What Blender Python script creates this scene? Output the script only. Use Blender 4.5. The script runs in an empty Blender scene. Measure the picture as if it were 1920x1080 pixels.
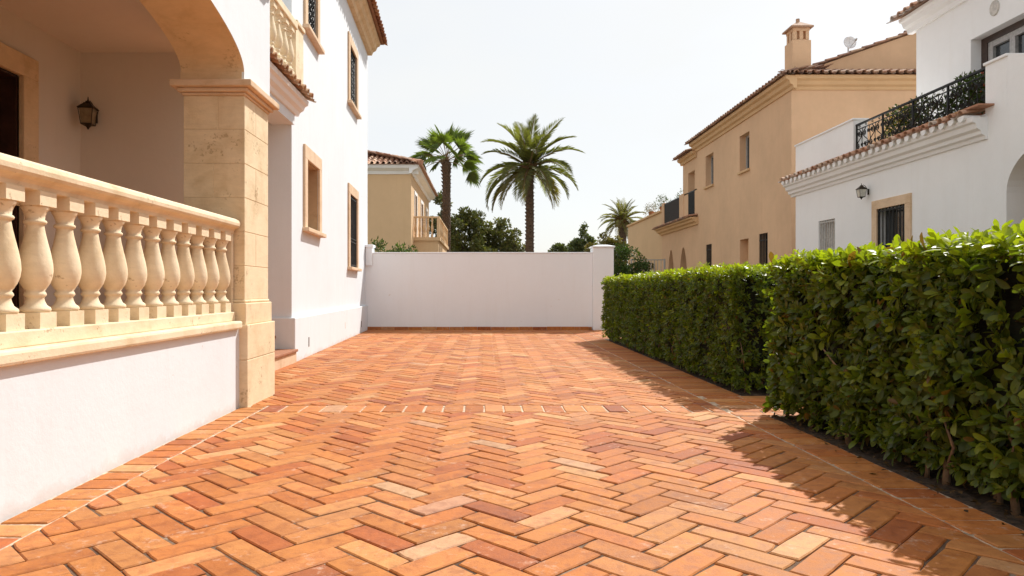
import bpy, bmesh, math, random
import numpy as np
from mathutils import Vector, Matrix

random.seed(7)
RNG = np.random.default_rng(11)
scene = bpy.context.scene
COL = scene.collection
PI = math.pi
R = math.radians

# ------------------------------------------------------------------ materials
def new_mat(name):
    m = bpy.data.materials.new(name)
    m.use_nodes = True
    nt = m.node_tree
    return m, nt, nt.nodes, nt.links, nt.nodes['Principled BSDF']

def noise(nt, scale, detail=4, rough=0.55, vec=None, dist=0.0):
    n = nt.nodes.new('ShaderNodeTexNoise')
    n.inputs['Scale'].default_value = scale
    n.inputs['Detail'].default_value = detail
    n.inputs['Roughness'].default_value = rough
    n.inputs['Distortion'].default_value = dist
    if vec is not None: nt.links.new(vec, n.inputs['Vector'])
    return n

def ramp(nt, fac, stops):
    r = nt.nodes.new('ShaderNodeValToRGB')
    el = r.color_ramp.elements
    while len(el) < len(stops): el.new(0.5)
    for e, (p, c) in zip(el, stops):
        e.position = p
        e.color = (*c, 1) if len(c) == 3 else c
    nt.links.new(fac, r.inputs['Fac'])
    return r

def mixc(nt, fac, a, b, mode='MIX'):
    m = nt.nodes.new('ShaderNodeMix')
    m.data_type = 'RGBA'; m.blend_type = mode
    for i, v in ((0, fac), (6, a), (7, b)):
        if isinstance(v, (int, float)): m.inputs[i].default_value = v
        elif isinstance(v, tuple): m.inputs[i].default_value = (*v, 1)
        else: nt.links.new(v, m.inputs[i])
    return m.outputs[2]

def bump(nt, bsdf, height, strength, dist=0.01):
    b = nt.nodes.new('ShaderNodeBump')
    b.inputs['Strength'].default_value = strength
    b.inputs['Distance'].default_value = dist
    nt.links.new(height, b.inputs['Height'])
    nt.links.new(b.outputs['Normal'], bsdf.inputs['Normal'])
    return b

def coords(nt):
    return nt.nodes.new('ShaderNodeTexCoord').outputs['Object']

def plaster(name, base, var=0.06, rough=0.85, bstr=0.25, stain=(0.8, 0.78, 0.74), stain_amt=0.5, scl=1.0, splash=0.0):
    m, nt, N, L, B = new_mat(name)
    co = coords(nt)
    n1 = noise(nt, 0.9 * scl, 5, 0.6, co)
    n2 = noise(nt, 9 * scl, 4, 0.6, co)
    dark = tuple(c * (1 - var * 1.6) for c in base)
    light = tuple(min(1, c * (1 + var * 0.5)) for c in base)
    r = ramp(nt, n1.outputs['Fac'], [(0.3, dark), (0.7, light)])
    c = mixc(nt, 0.25, r.outputs['Color'], ramp(nt, n2.outputs['Fac'], [(0.3, dark), (0.7, light)]).outputs['Color'])
    # vertical weather streaks
    mp = N.new('ShaderNodeMapping'); mp.inputs['Scale'].default_value = (3.5, 3.5, 0.35)
    L.new(co, mp.inputs['Vector'])
    n3 = noise(nt, 1.6, 5, 0.65, mp.outputs['Vector'])
    rs = ramp(nt, n3.outputs['Fac'], [(0.52, (0, 0, 0)), (0.8, (1, 1, 1))])
    sm = N.new('ShaderNodeMath'); sm.operation = 'MULTIPLY'; sm.inputs[1].default_value = stain_amt
    L.new(rs.outputs['Color'], sm.inputs[0])
    c = mixc(nt, sm.outputs[0], c, tuple(b * s for b, s in zip(base, stain)))
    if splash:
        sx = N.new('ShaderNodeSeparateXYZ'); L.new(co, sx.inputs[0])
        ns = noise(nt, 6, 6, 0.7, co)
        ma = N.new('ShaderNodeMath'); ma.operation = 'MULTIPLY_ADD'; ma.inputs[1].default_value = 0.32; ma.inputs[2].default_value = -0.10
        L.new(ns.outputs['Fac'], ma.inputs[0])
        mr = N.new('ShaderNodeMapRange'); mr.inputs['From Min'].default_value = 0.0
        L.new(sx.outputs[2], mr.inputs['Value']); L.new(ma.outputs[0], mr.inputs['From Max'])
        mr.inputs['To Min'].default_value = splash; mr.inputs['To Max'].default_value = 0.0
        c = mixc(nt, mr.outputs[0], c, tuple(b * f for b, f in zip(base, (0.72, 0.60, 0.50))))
    L.new(c, B.inputs['Base Color'])
    B.inputs['Roughness'].default_value = rough
    B.inputs['Specular IOR Level'].default_value = 0.25
    nb = noise(nt, 28, 6, 0.65, co)
    nb2 = noise(nt, 5, 3, 0.5, co)
    add = N.new('ShaderNodeMath'); add.operation = 'MULTIPLY_ADD'
    add.inputs[1].default_value = 1.5
    L.new(nb2.outputs['Fac'], add.inputs[0]); L.new(nb.outputs['Fac'], add.inputs[2])
    bump(nt, B, add.outputs[0], bstr * 0.6, 0.010)
    return m

def stone(name, base, pit=0.5, scl=1.0):
    m, nt, N, L, B = new_mat(name)
    co = coords(nt)
    n1 = noise(nt, 3.2 * scl, 6, 0.62, co, 0.4)
    c = ramp(nt, n1.outputs['Fac'], [(0.28, tuple(b * f for b, f in zip(base, (0.76, 0.68, 0.56)))), (0.5, base),
                                     (0.75, tuple(min(1, b * f) for b, f in zip(base, (1.12, 1.14, 1.2))))]).outputs['Color']
    mp = N.new('ShaderNodeMapping'); mp.inputs['Scale'].default_value = (6, 6, 26)
    L.new(co, mp.inputs['Vector'])
    n2 = noise(nt, 1.4 * scl, 4, 0.6, mp.outputs['Vector'], 0.6)
    c = mixc(nt, 0.28, c, ramp(nt, n2.outputs['Fac'], [(0.35, tuple(b * 0.78 for b in base)), (0.7, tuple(min(1, b * 1.1) for b in base))]).outputs['Color'])
    n3 = noise(nt, 34 * scl, 3, 0.6, co)
    n4 = noise(nt, 4 * scl, 2, 0.5, co)
    mul = N.new('ShaderNodeMath'); mul.operation = 'MULTIPLY'
    L.new(n3.outputs['Fac'], mul.inputs[0]); L.new(n4.outputs['Fac'], mul.inputs[1])
    pr = ramp(nt, mul.outputs[0], [(0.365, (0, 0, 0)), (0.42, (1, 1, 1))])
    pm = N.new('ShaderNodeMath'); pm.operation = 'MULTIPLY'; pm.inputs[1].default_value = pit
    L.new(pr.outputs['Color'], pm.inputs[0])
    c = mixc(nt, pm.outputs[0], c, tuple(b * f for b, f in zip(base, (0.5, 0.42, 0.34))))
    L.new(c, B.inputs['Base Color'])
    B.inputs['Roughness'].default_value = 0.8
    B.inputs['Specular IOR Level'].default_value = 0.25
    nb = noise(nt, 60, 5, 0.65, co)
    sub = N.new('ShaderNodeMath'); sub.operation = 'SUBTRACT'
    L.new(nb.outputs['Fac'], sub.inputs[0]); L.new(pm.outputs[0], sub.inputs[1])
    bump(nt, B, sub.outputs[0], 0.35, 0.006)
    return m

def attr_col(nt):
    a = nt.nodes.new('ShaderNodeAttribute'); a.attribute_name = 'Col'
    return a.outputs['Color']

def brick_mat():
    m, nt, N, L, B = new_mat('terracotta_brick')
    co = coords(nt)
    c = attr_col(nt)
    n1 = noise(nt, 14, 6, 0.65, co, 0.5)
    c = mixc(nt, 0.85, c, ramp(nt, n1.outputs['Fac'], [(0.25, (0.60, 0.48, 0.42)), (0.5, (1, 1, 1)), (0.75, (1.22, 1.3, 1.35))]).outputs['Color'], 'MULTIPLY')
    n0 = noise(nt, 0.7, 4, 0.6, co)
    c = mixc(nt, 0.5, c, ramp(nt, n0.outputs['Fac'], [(0.3, (0.80, 0.76, 0.74)), (0.65, (1.08, 1.06, 1.05))]).outputs['Color'], 'MULTIPLY')
    # lime bloom in patches
    n2 = noise(nt, 4.5, 6, 0.7, co, 0.8)
    n3 = noise(nt, 26, 5, 0.7, co)
    mul = N.new('ShaderNodeMath'); mul.operation = 'MULTIPLY'
    L.new(n2.outputs['Fac'], mul.inputs[0]); L.new(n3.outputs['Fac'], mul.inputs[1])
    e = ramp(nt, mul.outputs[0], [(0.31, (0, 0, 0)), (0.46, (0.7, 0.7, 0.7))])
    c = mixc(nt, e.outputs['Color'], c, (0.60, 0.42, 0.32))
    n5 = noise(nt, 90, 3, 0.7, co)
    sp = ramp(nt, n5.outputs['Fac'], [(0.30, (0.45, 0.4, 0.4)), (0.38, (1, 1, 1))])
    c = mixc(nt, 0.6, c, sp.outputs['Color'], 'MULTIPLY')
    L.new(c, B.inputs['Base Color'])
    rr = ramp(nt, n1.outputs['Fac'], [(0.3, (0.55,) * 3), (0.7, (0.78,) * 3)])
    L.new(rr.outputs['Color'], B.inputs['Roughness'])
    B.inputs['Specular IOR Level'].default_value = 0.28
    add = N.new('ShaderNodeMath'); add.operation = 'MULTIPLY_ADD'; add.inputs[1].default_value = 2.2
    nb = noise(nt, 70, 5, 0.7, co)
    L.new(n1.outputs['Fac'], add.inputs[0]); L.new(nb.outputs['Fac'], add.inputs[2])
    bump(nt, B, add.outputs[0], 0.35, 0.006)
    return m

def joint_mat():
    m, nt, N, L, B = new_mat('sand_joint')
    co = coords(nt)
    n1 = noise(nt, 2.2, 5, 0.7, co)
    n2 = noise(nt, 120, 4, 0.7, co)
    c = ramp(nt, n1.outputs['Fac'], [(0.42, (0.10, 0.055, 0.032)), (0.56, (0.20, 0.125, 0.08)), (0.68, (0.46, 0.36, 0.27))]).outputs['Color']
    c = mixc(nt, 0.7, c, ramp(nt, n2.outputs['Fac'], [(0.3, (0.45, 0.42, 0.4)), (0.65, (1.2, 1.2, 1.2))]).outputs['Color'], 'MULTIPLY')
    L.new(c, B.inputs['Base Color']); B.inputs['Roughness'].default_value = 1.0
    bump(nt, B, n2.outputs['Fac'], 0.8, 0.01)
    return m

def tile_mat(name, amt=0.6):
    m, nt, N, L, B = new_mat(name)
    co = coords(nt)
    c = attr_col(nt)
    n1 = noise(nt, 9, 5, 0.65, co)
    c = mixc(nt, amt, c, ramp(nt, n1.outputs['Fac'], [(0.3, (0.55, 0.5, 0.48)), (0.55, (1, 1, 1)), (0.75, (1.35, 1.4, 1.45))]).outputs['Color'], 'MULTIPLY')
    L.new(c, B.inputs['Base Color'])
    B.inputs['Roughness'].default_value = 0.85
    bump(nt, B, noise(nt, 50, 4, 0.6, co).outputs['Fac'], 0.3, 0.006)
    return m

def leaf_mat(name, rough=0.38, transl=0.35, spec=0.5):
    m, nt, N, L, B = new_mat(name)
    c = attr_col(nt)
    co = coords(nt)
    n1 = noise(nt, 30, 3, 0.6, co)
    c = mixc(nt, 0.5, c, ramp(nt, n1.outputs['Fac'], [(0.3, (0.72, 0.75, 0.7)), (0.7, (1.15, 1.1, 1.0))]).outputs['Color'], 'MULTIPLY')
    L.new(c, B.inputs['Base Color'])
    B.inputs['Roughness'].default_value = rough
    B.inputs['Specular IOR Level'].default_value = spec
    tr = N.new('ShaderNodeBsdfTranslucent')
    tc = mixc(nt, 1.0, c, (1.5, 1.6, 0.5), 'MULTIPLY')
    L.new(tc, tr.inputs['Color'])
    ms = N.new('ShaderNodeMixShader'); ms.inputs[0].default_value = transl
    L.new(B.outputs[0], ms.inputs[1]); L.new(tr.outputs[0], ms.inputs[2])
    L.new(ms.outputs[0], N['Material Output'].inputs['Surface'])
    return m

def plain(name, base, rough=0.6, metal=0.0, spec=0.5, nscale=20, var=0.25, bstr=0.1):
    m, nt, N, L, B = new_mat(name)
    co = coords(nt)
    n1 = noise(nt, nscale, 5, 0.6, co)
    c = ramp(nt, n1.outputs['Fac'], [(0.3, tuple(b * (1 - var) for b in base)), (0.7, tuple(min(1, b * (1 + var)) for b in base))])
    L.new(c.outputs['Color'], B.inputs['Base Color'])
    B.inputs['Roughness'].default_value = rough
    B.inputs['Metallic'].default_value = metal
    B.inputs['Specular IOR Level'].default_value = spec
    if bstr: bump(nt, B, n1.outputs['Fac'], bstr, 0.01)
    return m

M = {
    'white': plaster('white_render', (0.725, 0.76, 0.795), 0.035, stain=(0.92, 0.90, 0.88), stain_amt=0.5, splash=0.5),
    'white_b': plaster('white_wall_shade_lift', (0.86, 0.89, 0.915), 0.02, stain=(0.93, 0.91, 0.89), stain_amt=0.5, splash=0.5),  # lighter copy of the white, lifted because this wall stands in shade
    'white_r': plaster('white_render_worn_lift', (0.86, 0.86, 0.86), 0.035, stain=(0.90, 0.88, 0.85), stain_amt=0.4),  # base colour lifted to brighten house walls that face away from the sun
    'porch': plaster('porch_render', (0.70, 0.63, 0.55), 0.03, stain_amt=0.15),
    'ochre': plaster('ochre_render', (0.70, 0.46, 0.285), 0.10, stain=(0.86, 0.82, 0.78), stain_amt=0.5, scl=0.6),
    'ochre_pale': plaster('pale_ochre_render', (0.69, 0.48, 0.285), 0.06, stain_amt=0.3, scl=0.6),
    'ochre_trim': plaster('ochre_trim', (0.66, 0.43, 0.235), 0.07, stain_amt=0.4),
    'stone': stone('limestone_block', (0.77, 0.61, 0.40), 0.6),
    'stone_b': stone('limestone_turned', (0.78, 0.64, 0.445), 0.65),
    'stone_w': stone('limestone_frame', (0.71, 0.52, 0.35), 0.3),
    'stone_o': stone('limestone_soffit', (0.71, 0.52, 0.315), 0.4),
    'mortar_l': plain('pale_joint', (0.70, 0.56, 0.38), 0.9, nscale=40, var=0.12),
    'brick': brick_mat(),
    'tile': tile_mat('clay_tile'),
    'mortar': joint_mat(),
    'mortar_b': plain('lime_joint', (0.50, 0.37, 0.26), 0.95, nscale=30, var=0.5, bstr=0.4),
    'iron': plain('wrought_iron', (0.022, 0.021, 0.02), 0.5, 0.6),
    'iron_w': plain('pale_painted_iron', (0.45, 0.44, 0.42), 0.5, 0.2),
    'bronze': plain('bronze_lantern', (0.035, 0.024, 0.014), 0.45, 0.7),
    'glass': plain('dark_window_glass', (0.03, 0.034, 0.036), 0.06, 0.0, 0.8, bstr=0),
    'lampglass': plain('smoked_lamp_glass', (0.22, 0.17, 0.10), 0.15, 0.0, 0.6, bstr=0),
    'lampglass_l': plain('pale_lamp_glass', (0.55, 0.54, 0.48), 0.15, 0.0, 0.6, bstr=0),
    'wood': plain('dark_wood', (0.045, 0.018, 0.010), 0.5, nscale=8, var=0.5),
    'wood_red': plain('red_brown_wood', (0.11, 0.03, 0.015), 0.5, nscale=8, var=0.4),
    'frame_b': plain('brown_window_frame', (0.05, 0.03, 0.022), 0.5),
    'frame_g': plain('grey_window_frame', (0.38, 0.37, 0.36), 0.5),
    'curtain': plain('pale_shutter', (0.55, 0.52, 0.48), 0.8),
    'leaf': leaf_mat('glossy_hedge_leaf', 0.36, 0.42, 0.32),
    'leaf_far': leaf_mat('tree_leaf', 0.55, 0.25, 0.3),
    'frond': leaf_mat('palm_frond', 0.45, 0.35, 0.35),
    'core': plain('dark_filler', (0.012, 0.014, 0.006), 0.95, nscale=14, var=0.6, bstr=0.5),  # near-black for the filler box added inside the hedges
    'stem': plain('stem_bark', (0.20, 0.125, 0.07), 0.9, nscale=18, var=0.4, bstr=0.6),
    'bark': plain('tree_bark', (0.075, 0.055, 0.04), 0.95, nscale=9, var=0.4, bstr=0.8),
    'palmbark': plain('palm_bark', (0.115, 0.075, 0.05), 0.95, nscale=14, var=0.5, bstr=0.9),
    'palmboot': plain('palm_leaf_base', (0.19, 0.105, 0.045), 0.9, nscale=14, var=0.4, bstr=0.6),
    'soil': plain('planting_soil', (0.060, 0.038, 0.024), 1.0, nscale=30, var=0.7, bstr=1.0),
    'earth': plain('dry_ground', (0.16, 0.13, 0.075), 1.0, nscale=2, var=0.4, bstr=0.6),
    'dish': plain('white_painted_metal', (0.75, 0.75, 0.76), 0.4),
    'pot': plain('terracotta_pot', (0.34, 0.14, 0.07), 0.8),
    'niche': stone('niche_infill', (0.46, 0.30, 0.17), 0.3),
    'slot': plain('dark_slot', (0.05, 0.045, 0.04), 0.8),
}

# ------------------------------------------------------------------ builders
WP = {}          # world position of every object made here

class MB:
    def __init__(s):
        s.v = []; s.f = []; s.c = []
    def add(s, verts, faces, col=None):
        o = len(s.v)
        s.v.extend([tuple(v) for v in verts])
        for f in faces:
            s.f.append([i + o for i in f]); s.c.append(col)
    def quad(s, a, b, c, d, col=None): s.add([a, b, c, d], [(0, 1, 2, 3)], col)
    def box(s, x0, x1, y0, y1, z0, z1, col=None): s.fbox(WORLD, x0, x1, y0, y1, z0, z1, col)
    def fbox(s, fr, u0, u1, n0, n1, z0, z1, col=None):
        p = [fr(u, n, z) for z in (z0, z1) for (u, n) in ((u0, n0), (u1, n0), (u1, n1), (u0, n1))]
        s.add(p, [(3, 2, 1, 0), (4, 5, 6, 7), (0, 1, 5, 4), (1, 2, 6, 5), (2, 3, 7, 6), (3, 0, 4, 7)], col)
    def extr(s, fr, prof, u0, u1, col=None):
        """closed profile of (n, z) points swept along u"""
        k = len(prof)
        p = [fr(u0, n, z) for n, z in prof] + [fr(u1, n, z) for n, z in prof]
        fs = [(i, (i + 1) % k, (i + 1) % k + k, i + k) for i in range(k)]
        fs += [tuple(range(k - 1, -1, -1)), tuple(range(k, 2 * k))]
        s.add(p, fs, col)
    def lathe(s, c, prof, seg=20, col=None):
        k = len(prof)
        p = []
        for r, z in prof:
            for i in range(seg):
                a = 2 * PI * i / seg
                p.append((c[0] + r * math.cos(a), c[1] + r * math.sin(a), c[2] + z))
        fs = []
        for j in range(k - 1):
            for i in range(seg):
                fs.append((j * seg + i, j * seg + (i + 1) % seg, (j + 1) * seg + (i + 1) % seg, (j + 1) * seg + i))
        fs.append(tuple(range(seg - 1, -1, -1))); fs.append(tuple(range((k - 1) * seg, k * seg)))
        s.add(p, fs, col)
    def tube(s, path, rad, seg=6, col=None, cap=True):
        path = [Vector(p) for p in path]
        n = len(path)
        if not hasattr(rad, '__len__'): rad = [rad] * n
        p = []; prev = None
        for i in range(n):
            t = (path[min(i + 1, n - 1)] - path[max(i - 1, 0)])
            t = t.normalized() if t.length > 1e-9 else Vector((0, 0, 1))
            if prev is None:
                a = Vector((0, 0, 1)) if abs(t.z) < 0.9 else Vector((1, 0, 0))
                u = t.cross(a).normalized()
            else:
                u = (prev - t * prev.dot(t))
                u = u.normalized() if u.length > 1e-6 else t.orthogonal().normalized()
            prev = u
            w = t.cross(u)
            for k in range(seg):
                an = 2 * PI * k / seg
                p.append(path[i] + (u * math.cos(an) + w * math.sin(an)) * rad[i])
        fs = []
        for i in range(n - 1):
            for k in range(seg):
                fs.append((i * seg + k, i * seg + (k + 1) % seg, (i + 1) * seg + (k + 1) % seg, (i + 1) * seg + k))
        if cap:
            fs.append(tuple(range(seg - 1, -1, -1))); fs.append(tuple(range((n - 1) * seg, n * seg)))
        s.add(p, fs, col)
    def panel(s, fr, u0, u1, z0, z1, holes=(), depth=0.0, n=0.0, sill=True):
        us = sorted({u0, u1, *[h[0] for h in holes], *[h[1] for h in holes]})
        zs = sorted({z0, z1, *[h[2] for h in holes], *[h[3] for h in holes]})
        for a, b in zip(us, us[1:]):
            for c, d in zip(zs, zs[1:]):
                mu, mz = (a + b) / 2, (c + d) / 2
                if any(h[0] < mu < h[1] and h[2] < mz < h[3] for h in holes): continue
                s.quad(fr(a, n, c), fr(b, n, c), fr(b, n, d), fr(a, n, d))
        if depth:
            for (a, b, c, d) in holes:
                e = n - depth
                s.quad(fr(a, n, c), fr(a, n, d), fr(a, e, d), fr(a, e, c))
                s.quad(fr(b, n, c), fr(b, e, c), fr(b, e, d), fr(b, n, d))
                s.quad(fr(a, n, d), fr(b, n, d), fr(b, e, d), fr(a, e, d))
                if sill: s.quad(fr(a, n, c), fr(a, e, c), fr(b, e, c), fr(b, n, c))
    def build(s, name, mat, parent=None, origin=None, smooth=False, bevel=0.0, recalc=True, merge=False):
        me = bpy.data.meshes.new(name)
        pw = WP[parent.name] if parent is not None else Vector((0, 0, 0))
        if origin is None: origin = pw
        origin = Vector(origin)
        vs = np.array(s.v, dtype=np.float64) - np.array(origin)
        me.from_pydata(vs.tolist(), [], s.f)
        if any(c is not None for c in s.c):
            at = me.attributes.new('Col', 'FLOAT_COLOR', 'FACE')
            arr = np.array([(*(c or (0.5, 0.3, 0.2)), 1.0) for c in s.c], dtype=np.float32)
            at.data.foreach_set('color', arr.ravel())
        if recalc or merge:
            bm = bmesh.new(); bm.from_mesh(me)
            if merge: bmesh.ops.remove_doubles(bm, verts=bm.verts, dist=1e-5)
            if recalc: bmesh.ops.recalc_face_normals(bm, faces=bm.faces)
            bm.to_mesh(me); bm.free()
        if smooth: me.polygons.foreach_set('use_smooth', [True] * len(me.polygons))
        me.materials.append(M[mat])
        o = bpy.data.objects.new(name, me); COL.objects.link(o)
        if parent is not None: o.parent = parent
        o.location = origin - pw
        WP[o.name] = origin
        if bevel:
            b = o.modifiers.new('bevel', 'BEVEL'); b.width = bevel; b.segments = 2; b.limit_method = 'ANGLE'; b.angle_limit = R(40)
        return o

def frame(O, U, N):
    O, U, N = Vector(O), Vector(U).normalized(), Vector(N).normalized()
    Z = Vector((0, 0, 1))
    return lambda u, n, z: O + U * u + N * n + Z * z
WORLD = lambda x, y, z: Vector((x, y, z))

def tag(o, label, cat, group=None):
    o['label'] = label; o['category'] = cat
    if group: o['group'] = group
    return o
def thing(name, loc, label, cat, group=None):
    o = bpy.data.objects.new(name, None); COL.objects.link(o)
    o.location = loc; o.empty_display_size = 0.2
    WP[o.name] = Vector(loc)
    return tag(o, label, cat, group)
def struct(o, kind='structure'):
    o['kind'] = kind
    return o
def dup(o, parent, origin):
    c = o.copy(); COL.objects.link(c); c.parent = parent
    WP[c.name] = Vector(origin)
    c.location = Vector(origin) - (WP[parent.name] if parent else Vector((0, 0, 0)))
    return c

# ---- fast leaf meshes
def leaf_template(kind):
    if kind == 'big':
        rows = [(0.0, 0.035, 0.0), (0.22, 0.24, 0.03), (0.5, 0.42, 0.05), (0.76, 0.40, 0.02), (0.92, 0.2, -0.03)]
        v = [(0, 0, 0)]
        for y, w, z in rows[1:]:
            v += [(-w / 2, y, z + 0.05 * w), (0, y, z - 0.06 * w), (w / 2, y, z + 0.05 * w)]
        v.append((0, 1.0, -0.06))
        f = [(0, 2, 1), (0, 3, 2)]
        n = len(rows) - 1
        for i in range(n - 1):
            a = 1 + 3 * i
            f += [(a, a + 1, a + 4, a + 3), (a + 1, a + 2, a + 5, a + 4)]
        a = 1 + 3 * (n - 1); t = len(v) - 1
        f += [(a, a + 1, t), (a + 1, a + 2, t)]
    elif kind == 'small':
        v = [(0, 0, 0), (-0.23, 0.5, 0.05), (0, 0.5, -0.03), (0.23, 0.5, 0.05), (0, 1, -0.05)]
        f = [(0, 2, 1), (0, 3, 2), (1, 2, 4), (2, 3, 4)]
    else:
        v = [(0, 0, 0), (-0.3, 0.5, 0.04), (0.3, 0.55, 0.0), (0.02, 1, -0.05)]
        f = [(0, 2, 3, 1)]
    return np.array(v, float), f

def nrm(a): return a / np.maximum(np.linalg.norm(a, axis=-1, keepdims=True), 1e-9)

def leaf_mesh(name, pos, dirs, ups, size, cols, kind, mat, parent, origin=None, width=1.0):
    """pos, dirs, ups: (n,3); size (n,); cols (n,3)"""
    V, F = leaf_template(kind)
    V = V * np.array([width, 1, 1])
    n = len(pos); k = len(V)
    Y = nrm(dirs); Zv = nrm(ups - Y * np.sum(ups * Y, -1, keepdims=True)); X = np.cross(Y, Zv)
    P = (V[None, :, 0, None] * X[:, None] + V[None, :, 1, None] * Y[:, None] + V[None, :, 2, None] * Zv[:, None]) * size[:, None, None] + pos[:, None]
    pw = WP[parent.name] if parent is not None else Vector((0, 0, 0))
    if origin is None: origin = pw
    P = P.reshape(-1, 3) - np.array(origin)
    loops = np.concatenate([np.array(f) for f in F]); tot = np.array([len(f) for f in F])
    L = (loops[None] + (np.arange(n) * k)[:, None]).ravel()
    T = np.tile(tot, n); S = np.concatenate([[0], np.cumsum(T)[:-1]])
    me = bpy.data.meshes.new(name)
    me.vertices.add(n * k); me.vertices.foreach_set('co', P.ravel())
    me.loops.add(len(L)); me.loops.foreach_set('vertex_index', L.astype(np.int32))
    me.polygons.add(len(T)); me.polygons.foreach_set('loop_start', S.astype(np.int32))
    try: me.polygons.foreach_set('loop_total', T.astype(np.int32))
    except Exception: pass
    me.update(calc_edges=True)
    me.polygons.foreach_set('use_smooth', np.ones(len(T), dtype=bool))
    at = me.attributes.new('Col', 'FLOAT_COLOR', 'FACE')
    C = np.concatenate([np.repeat(cols, len(F), axis=0), np.ones((n * len(F), 1))], 1).astype(np.float32)
    at.data.foreach_set('color', C.ravel())
    me.materials.append(M[mat])
    o = bpy.data.objects.new(name, me); COL.objects.link(o)
    if parent is not None: o.parent = parent
    o.location = Vector(origin) - pw
    WP[o.name] = Vector(origin)
    return o

def rand_unit(n):
    return nrm(RNG.normal(size=(n, 3)))

def sprigs(pos, axes, n_leaf, size, spread=(35, 75)):
    """whorls of leaves around shoot tips; returns pos, dir, up arrays"""
    n = len(pos)
    A = nrm(axes)
    ref = np.where(np.abs(A[:, 2:3]) < 0.9, np.array([[0, 0, 1.0]]), np.array([[1.0, 0, 0]]))
    U = nrm(np.cross(A, ref)); W = np.cross(A, U)
    P = []; D = []; UP = []; S = []
    ph0 = RNG.uniform(0, 2 * PI, n)
    for k in range(n_leaf):
        t = k / max(1, n_leaf - 1)
        ph = ph0 + k * 2.39996 + RNG.normal(0, 0.25, n)
        el = np.radians(spread[1] + (spread[0] - spread[1]) * t + RNG.normal(0, 10, n))
        rad = U * np.cos(ph)[:, None] + W * np.sin(ph)[:, None]
        d = A * np.cos(el)[:, None] + rad * np.sin(el)[:, None]
        up = A * np.sin(el)[:, None] - rad * np.cos(el)[:, None]
        d[:, 2] -= 0.12
        P.append(pos + A * (size[:, None] * (0.45 * t - 0.35))); D.append(d); UP.append(up)
        S.append(size * (1.0 - 0.35 * t) * RNG.uniform(0.75, 1.15, n))
    return np.concatenate(P), np.concatenate(D), np.concatenate(UP), np.concatenate(S)

def hip_trim(mb, x0, y0, z0, slope, tol=0.2):
    kf, kc = [], []
    for f_, c_ in zip(mb.f, mb.c):
        ct = sum((Vector(mb.v[i]) for i in f_), Vector()) / len(f_)
        if ct.z > z0 + min(ct.x - x0, ct.y - y0) * slope + tol: continue
        kf.append(f_); kc.append(c_)
    mb.f, mb.c = kf, kc

# ---- roof tiles: rows of half-round clay covers and channels
def tile_field(mb, P0, A, S, n_a, n_s, w=0.22, l=0.38, pal=None, lift=0.025, rt=0.5, chan=True, thick=0.014):
    P0, A, S = Vector(P0), Vector(A).normalized(), Vector(S).normalized()
    Nn = A.cross(S).normalized()
    if Nn.z < 0: Nn = -Nn
    pal = pal or [(0.42, 0.19, 0.09), (0.36, 0.15, 0.075), (0.48, 0.25, 0.13), (0.30, 0.13, 0.07), (0.5, 0.3, 0.18)]
    r = w * rt * 0.62
    seg = 6
    for j in range(n_s):
        for i in range(n_a):
            c = random.choice(pal); k = random.uniform(0.8, 1.15); c = tuple(x * k for x in c)
            ctr = P0 + A * (w * (i + 0.5) + random.uniform(-.006, .006)) + S * (l * j + random.uniform(-.012, .012))
            ends = []
            for e, (dd, rr, h) in enumerate(((0, r, lift), (l * 1.12, r * 0.82, 0.0))):
                for rad in (rr, rr - thick):
                    ring = []
                    for q in range(seg + 1):
                        a = PI * q / seg
                        ring.append(ctr + S * dd + A * (math.cos(a) * rad) + Nn * (math.sin(a) * rad * 0.95 + h))
                    ends.append(ring)
            o0, i0, o1, i1 = ends
            vs = o0 + i0 + o1 + i1; K = seg + 1
            fs = []
            for q in range(seg):
                fs.append((q, q + 1, 2 * K + q + 1, 2 * K + q))
                fs.append((K + q, 3 * K + q, 3 * K + q + 1, K + q + 1))
                fs.append((q, K + q, K + q + 1, q + 1))
            mb.add(vs, fs, c)
            if chan:
                c2 = tuple(x * 0.8 for x in random.choice(pal))
                ctr2 = ctr + A * (w * 0.5)
                ra = []; rb = []
                for q in range(5):
                    a = PI + PI * q / 4
                    off = A * (math.cos(a) * r * 0.95) + Nn * (math.sin(a) * r * 0.5 + 0.02)
                    ra.append(ctr2 + S * (-0.03) + off); rb.append(ctr2 + S * (l * 1.05) + off)
                mb.add(ra + rb, [(q, q + 1, 5 + q + 1, 5 + q) for q in range(4)], c2)

# ================================================================== GROUND
g = MB(); g.quad((-300, -150, -0.06), (300, -150, -0.06), (300, 600, -0.06), (-300, 600, -0.06))
struct(g.build('ground', 'earth'))

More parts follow.
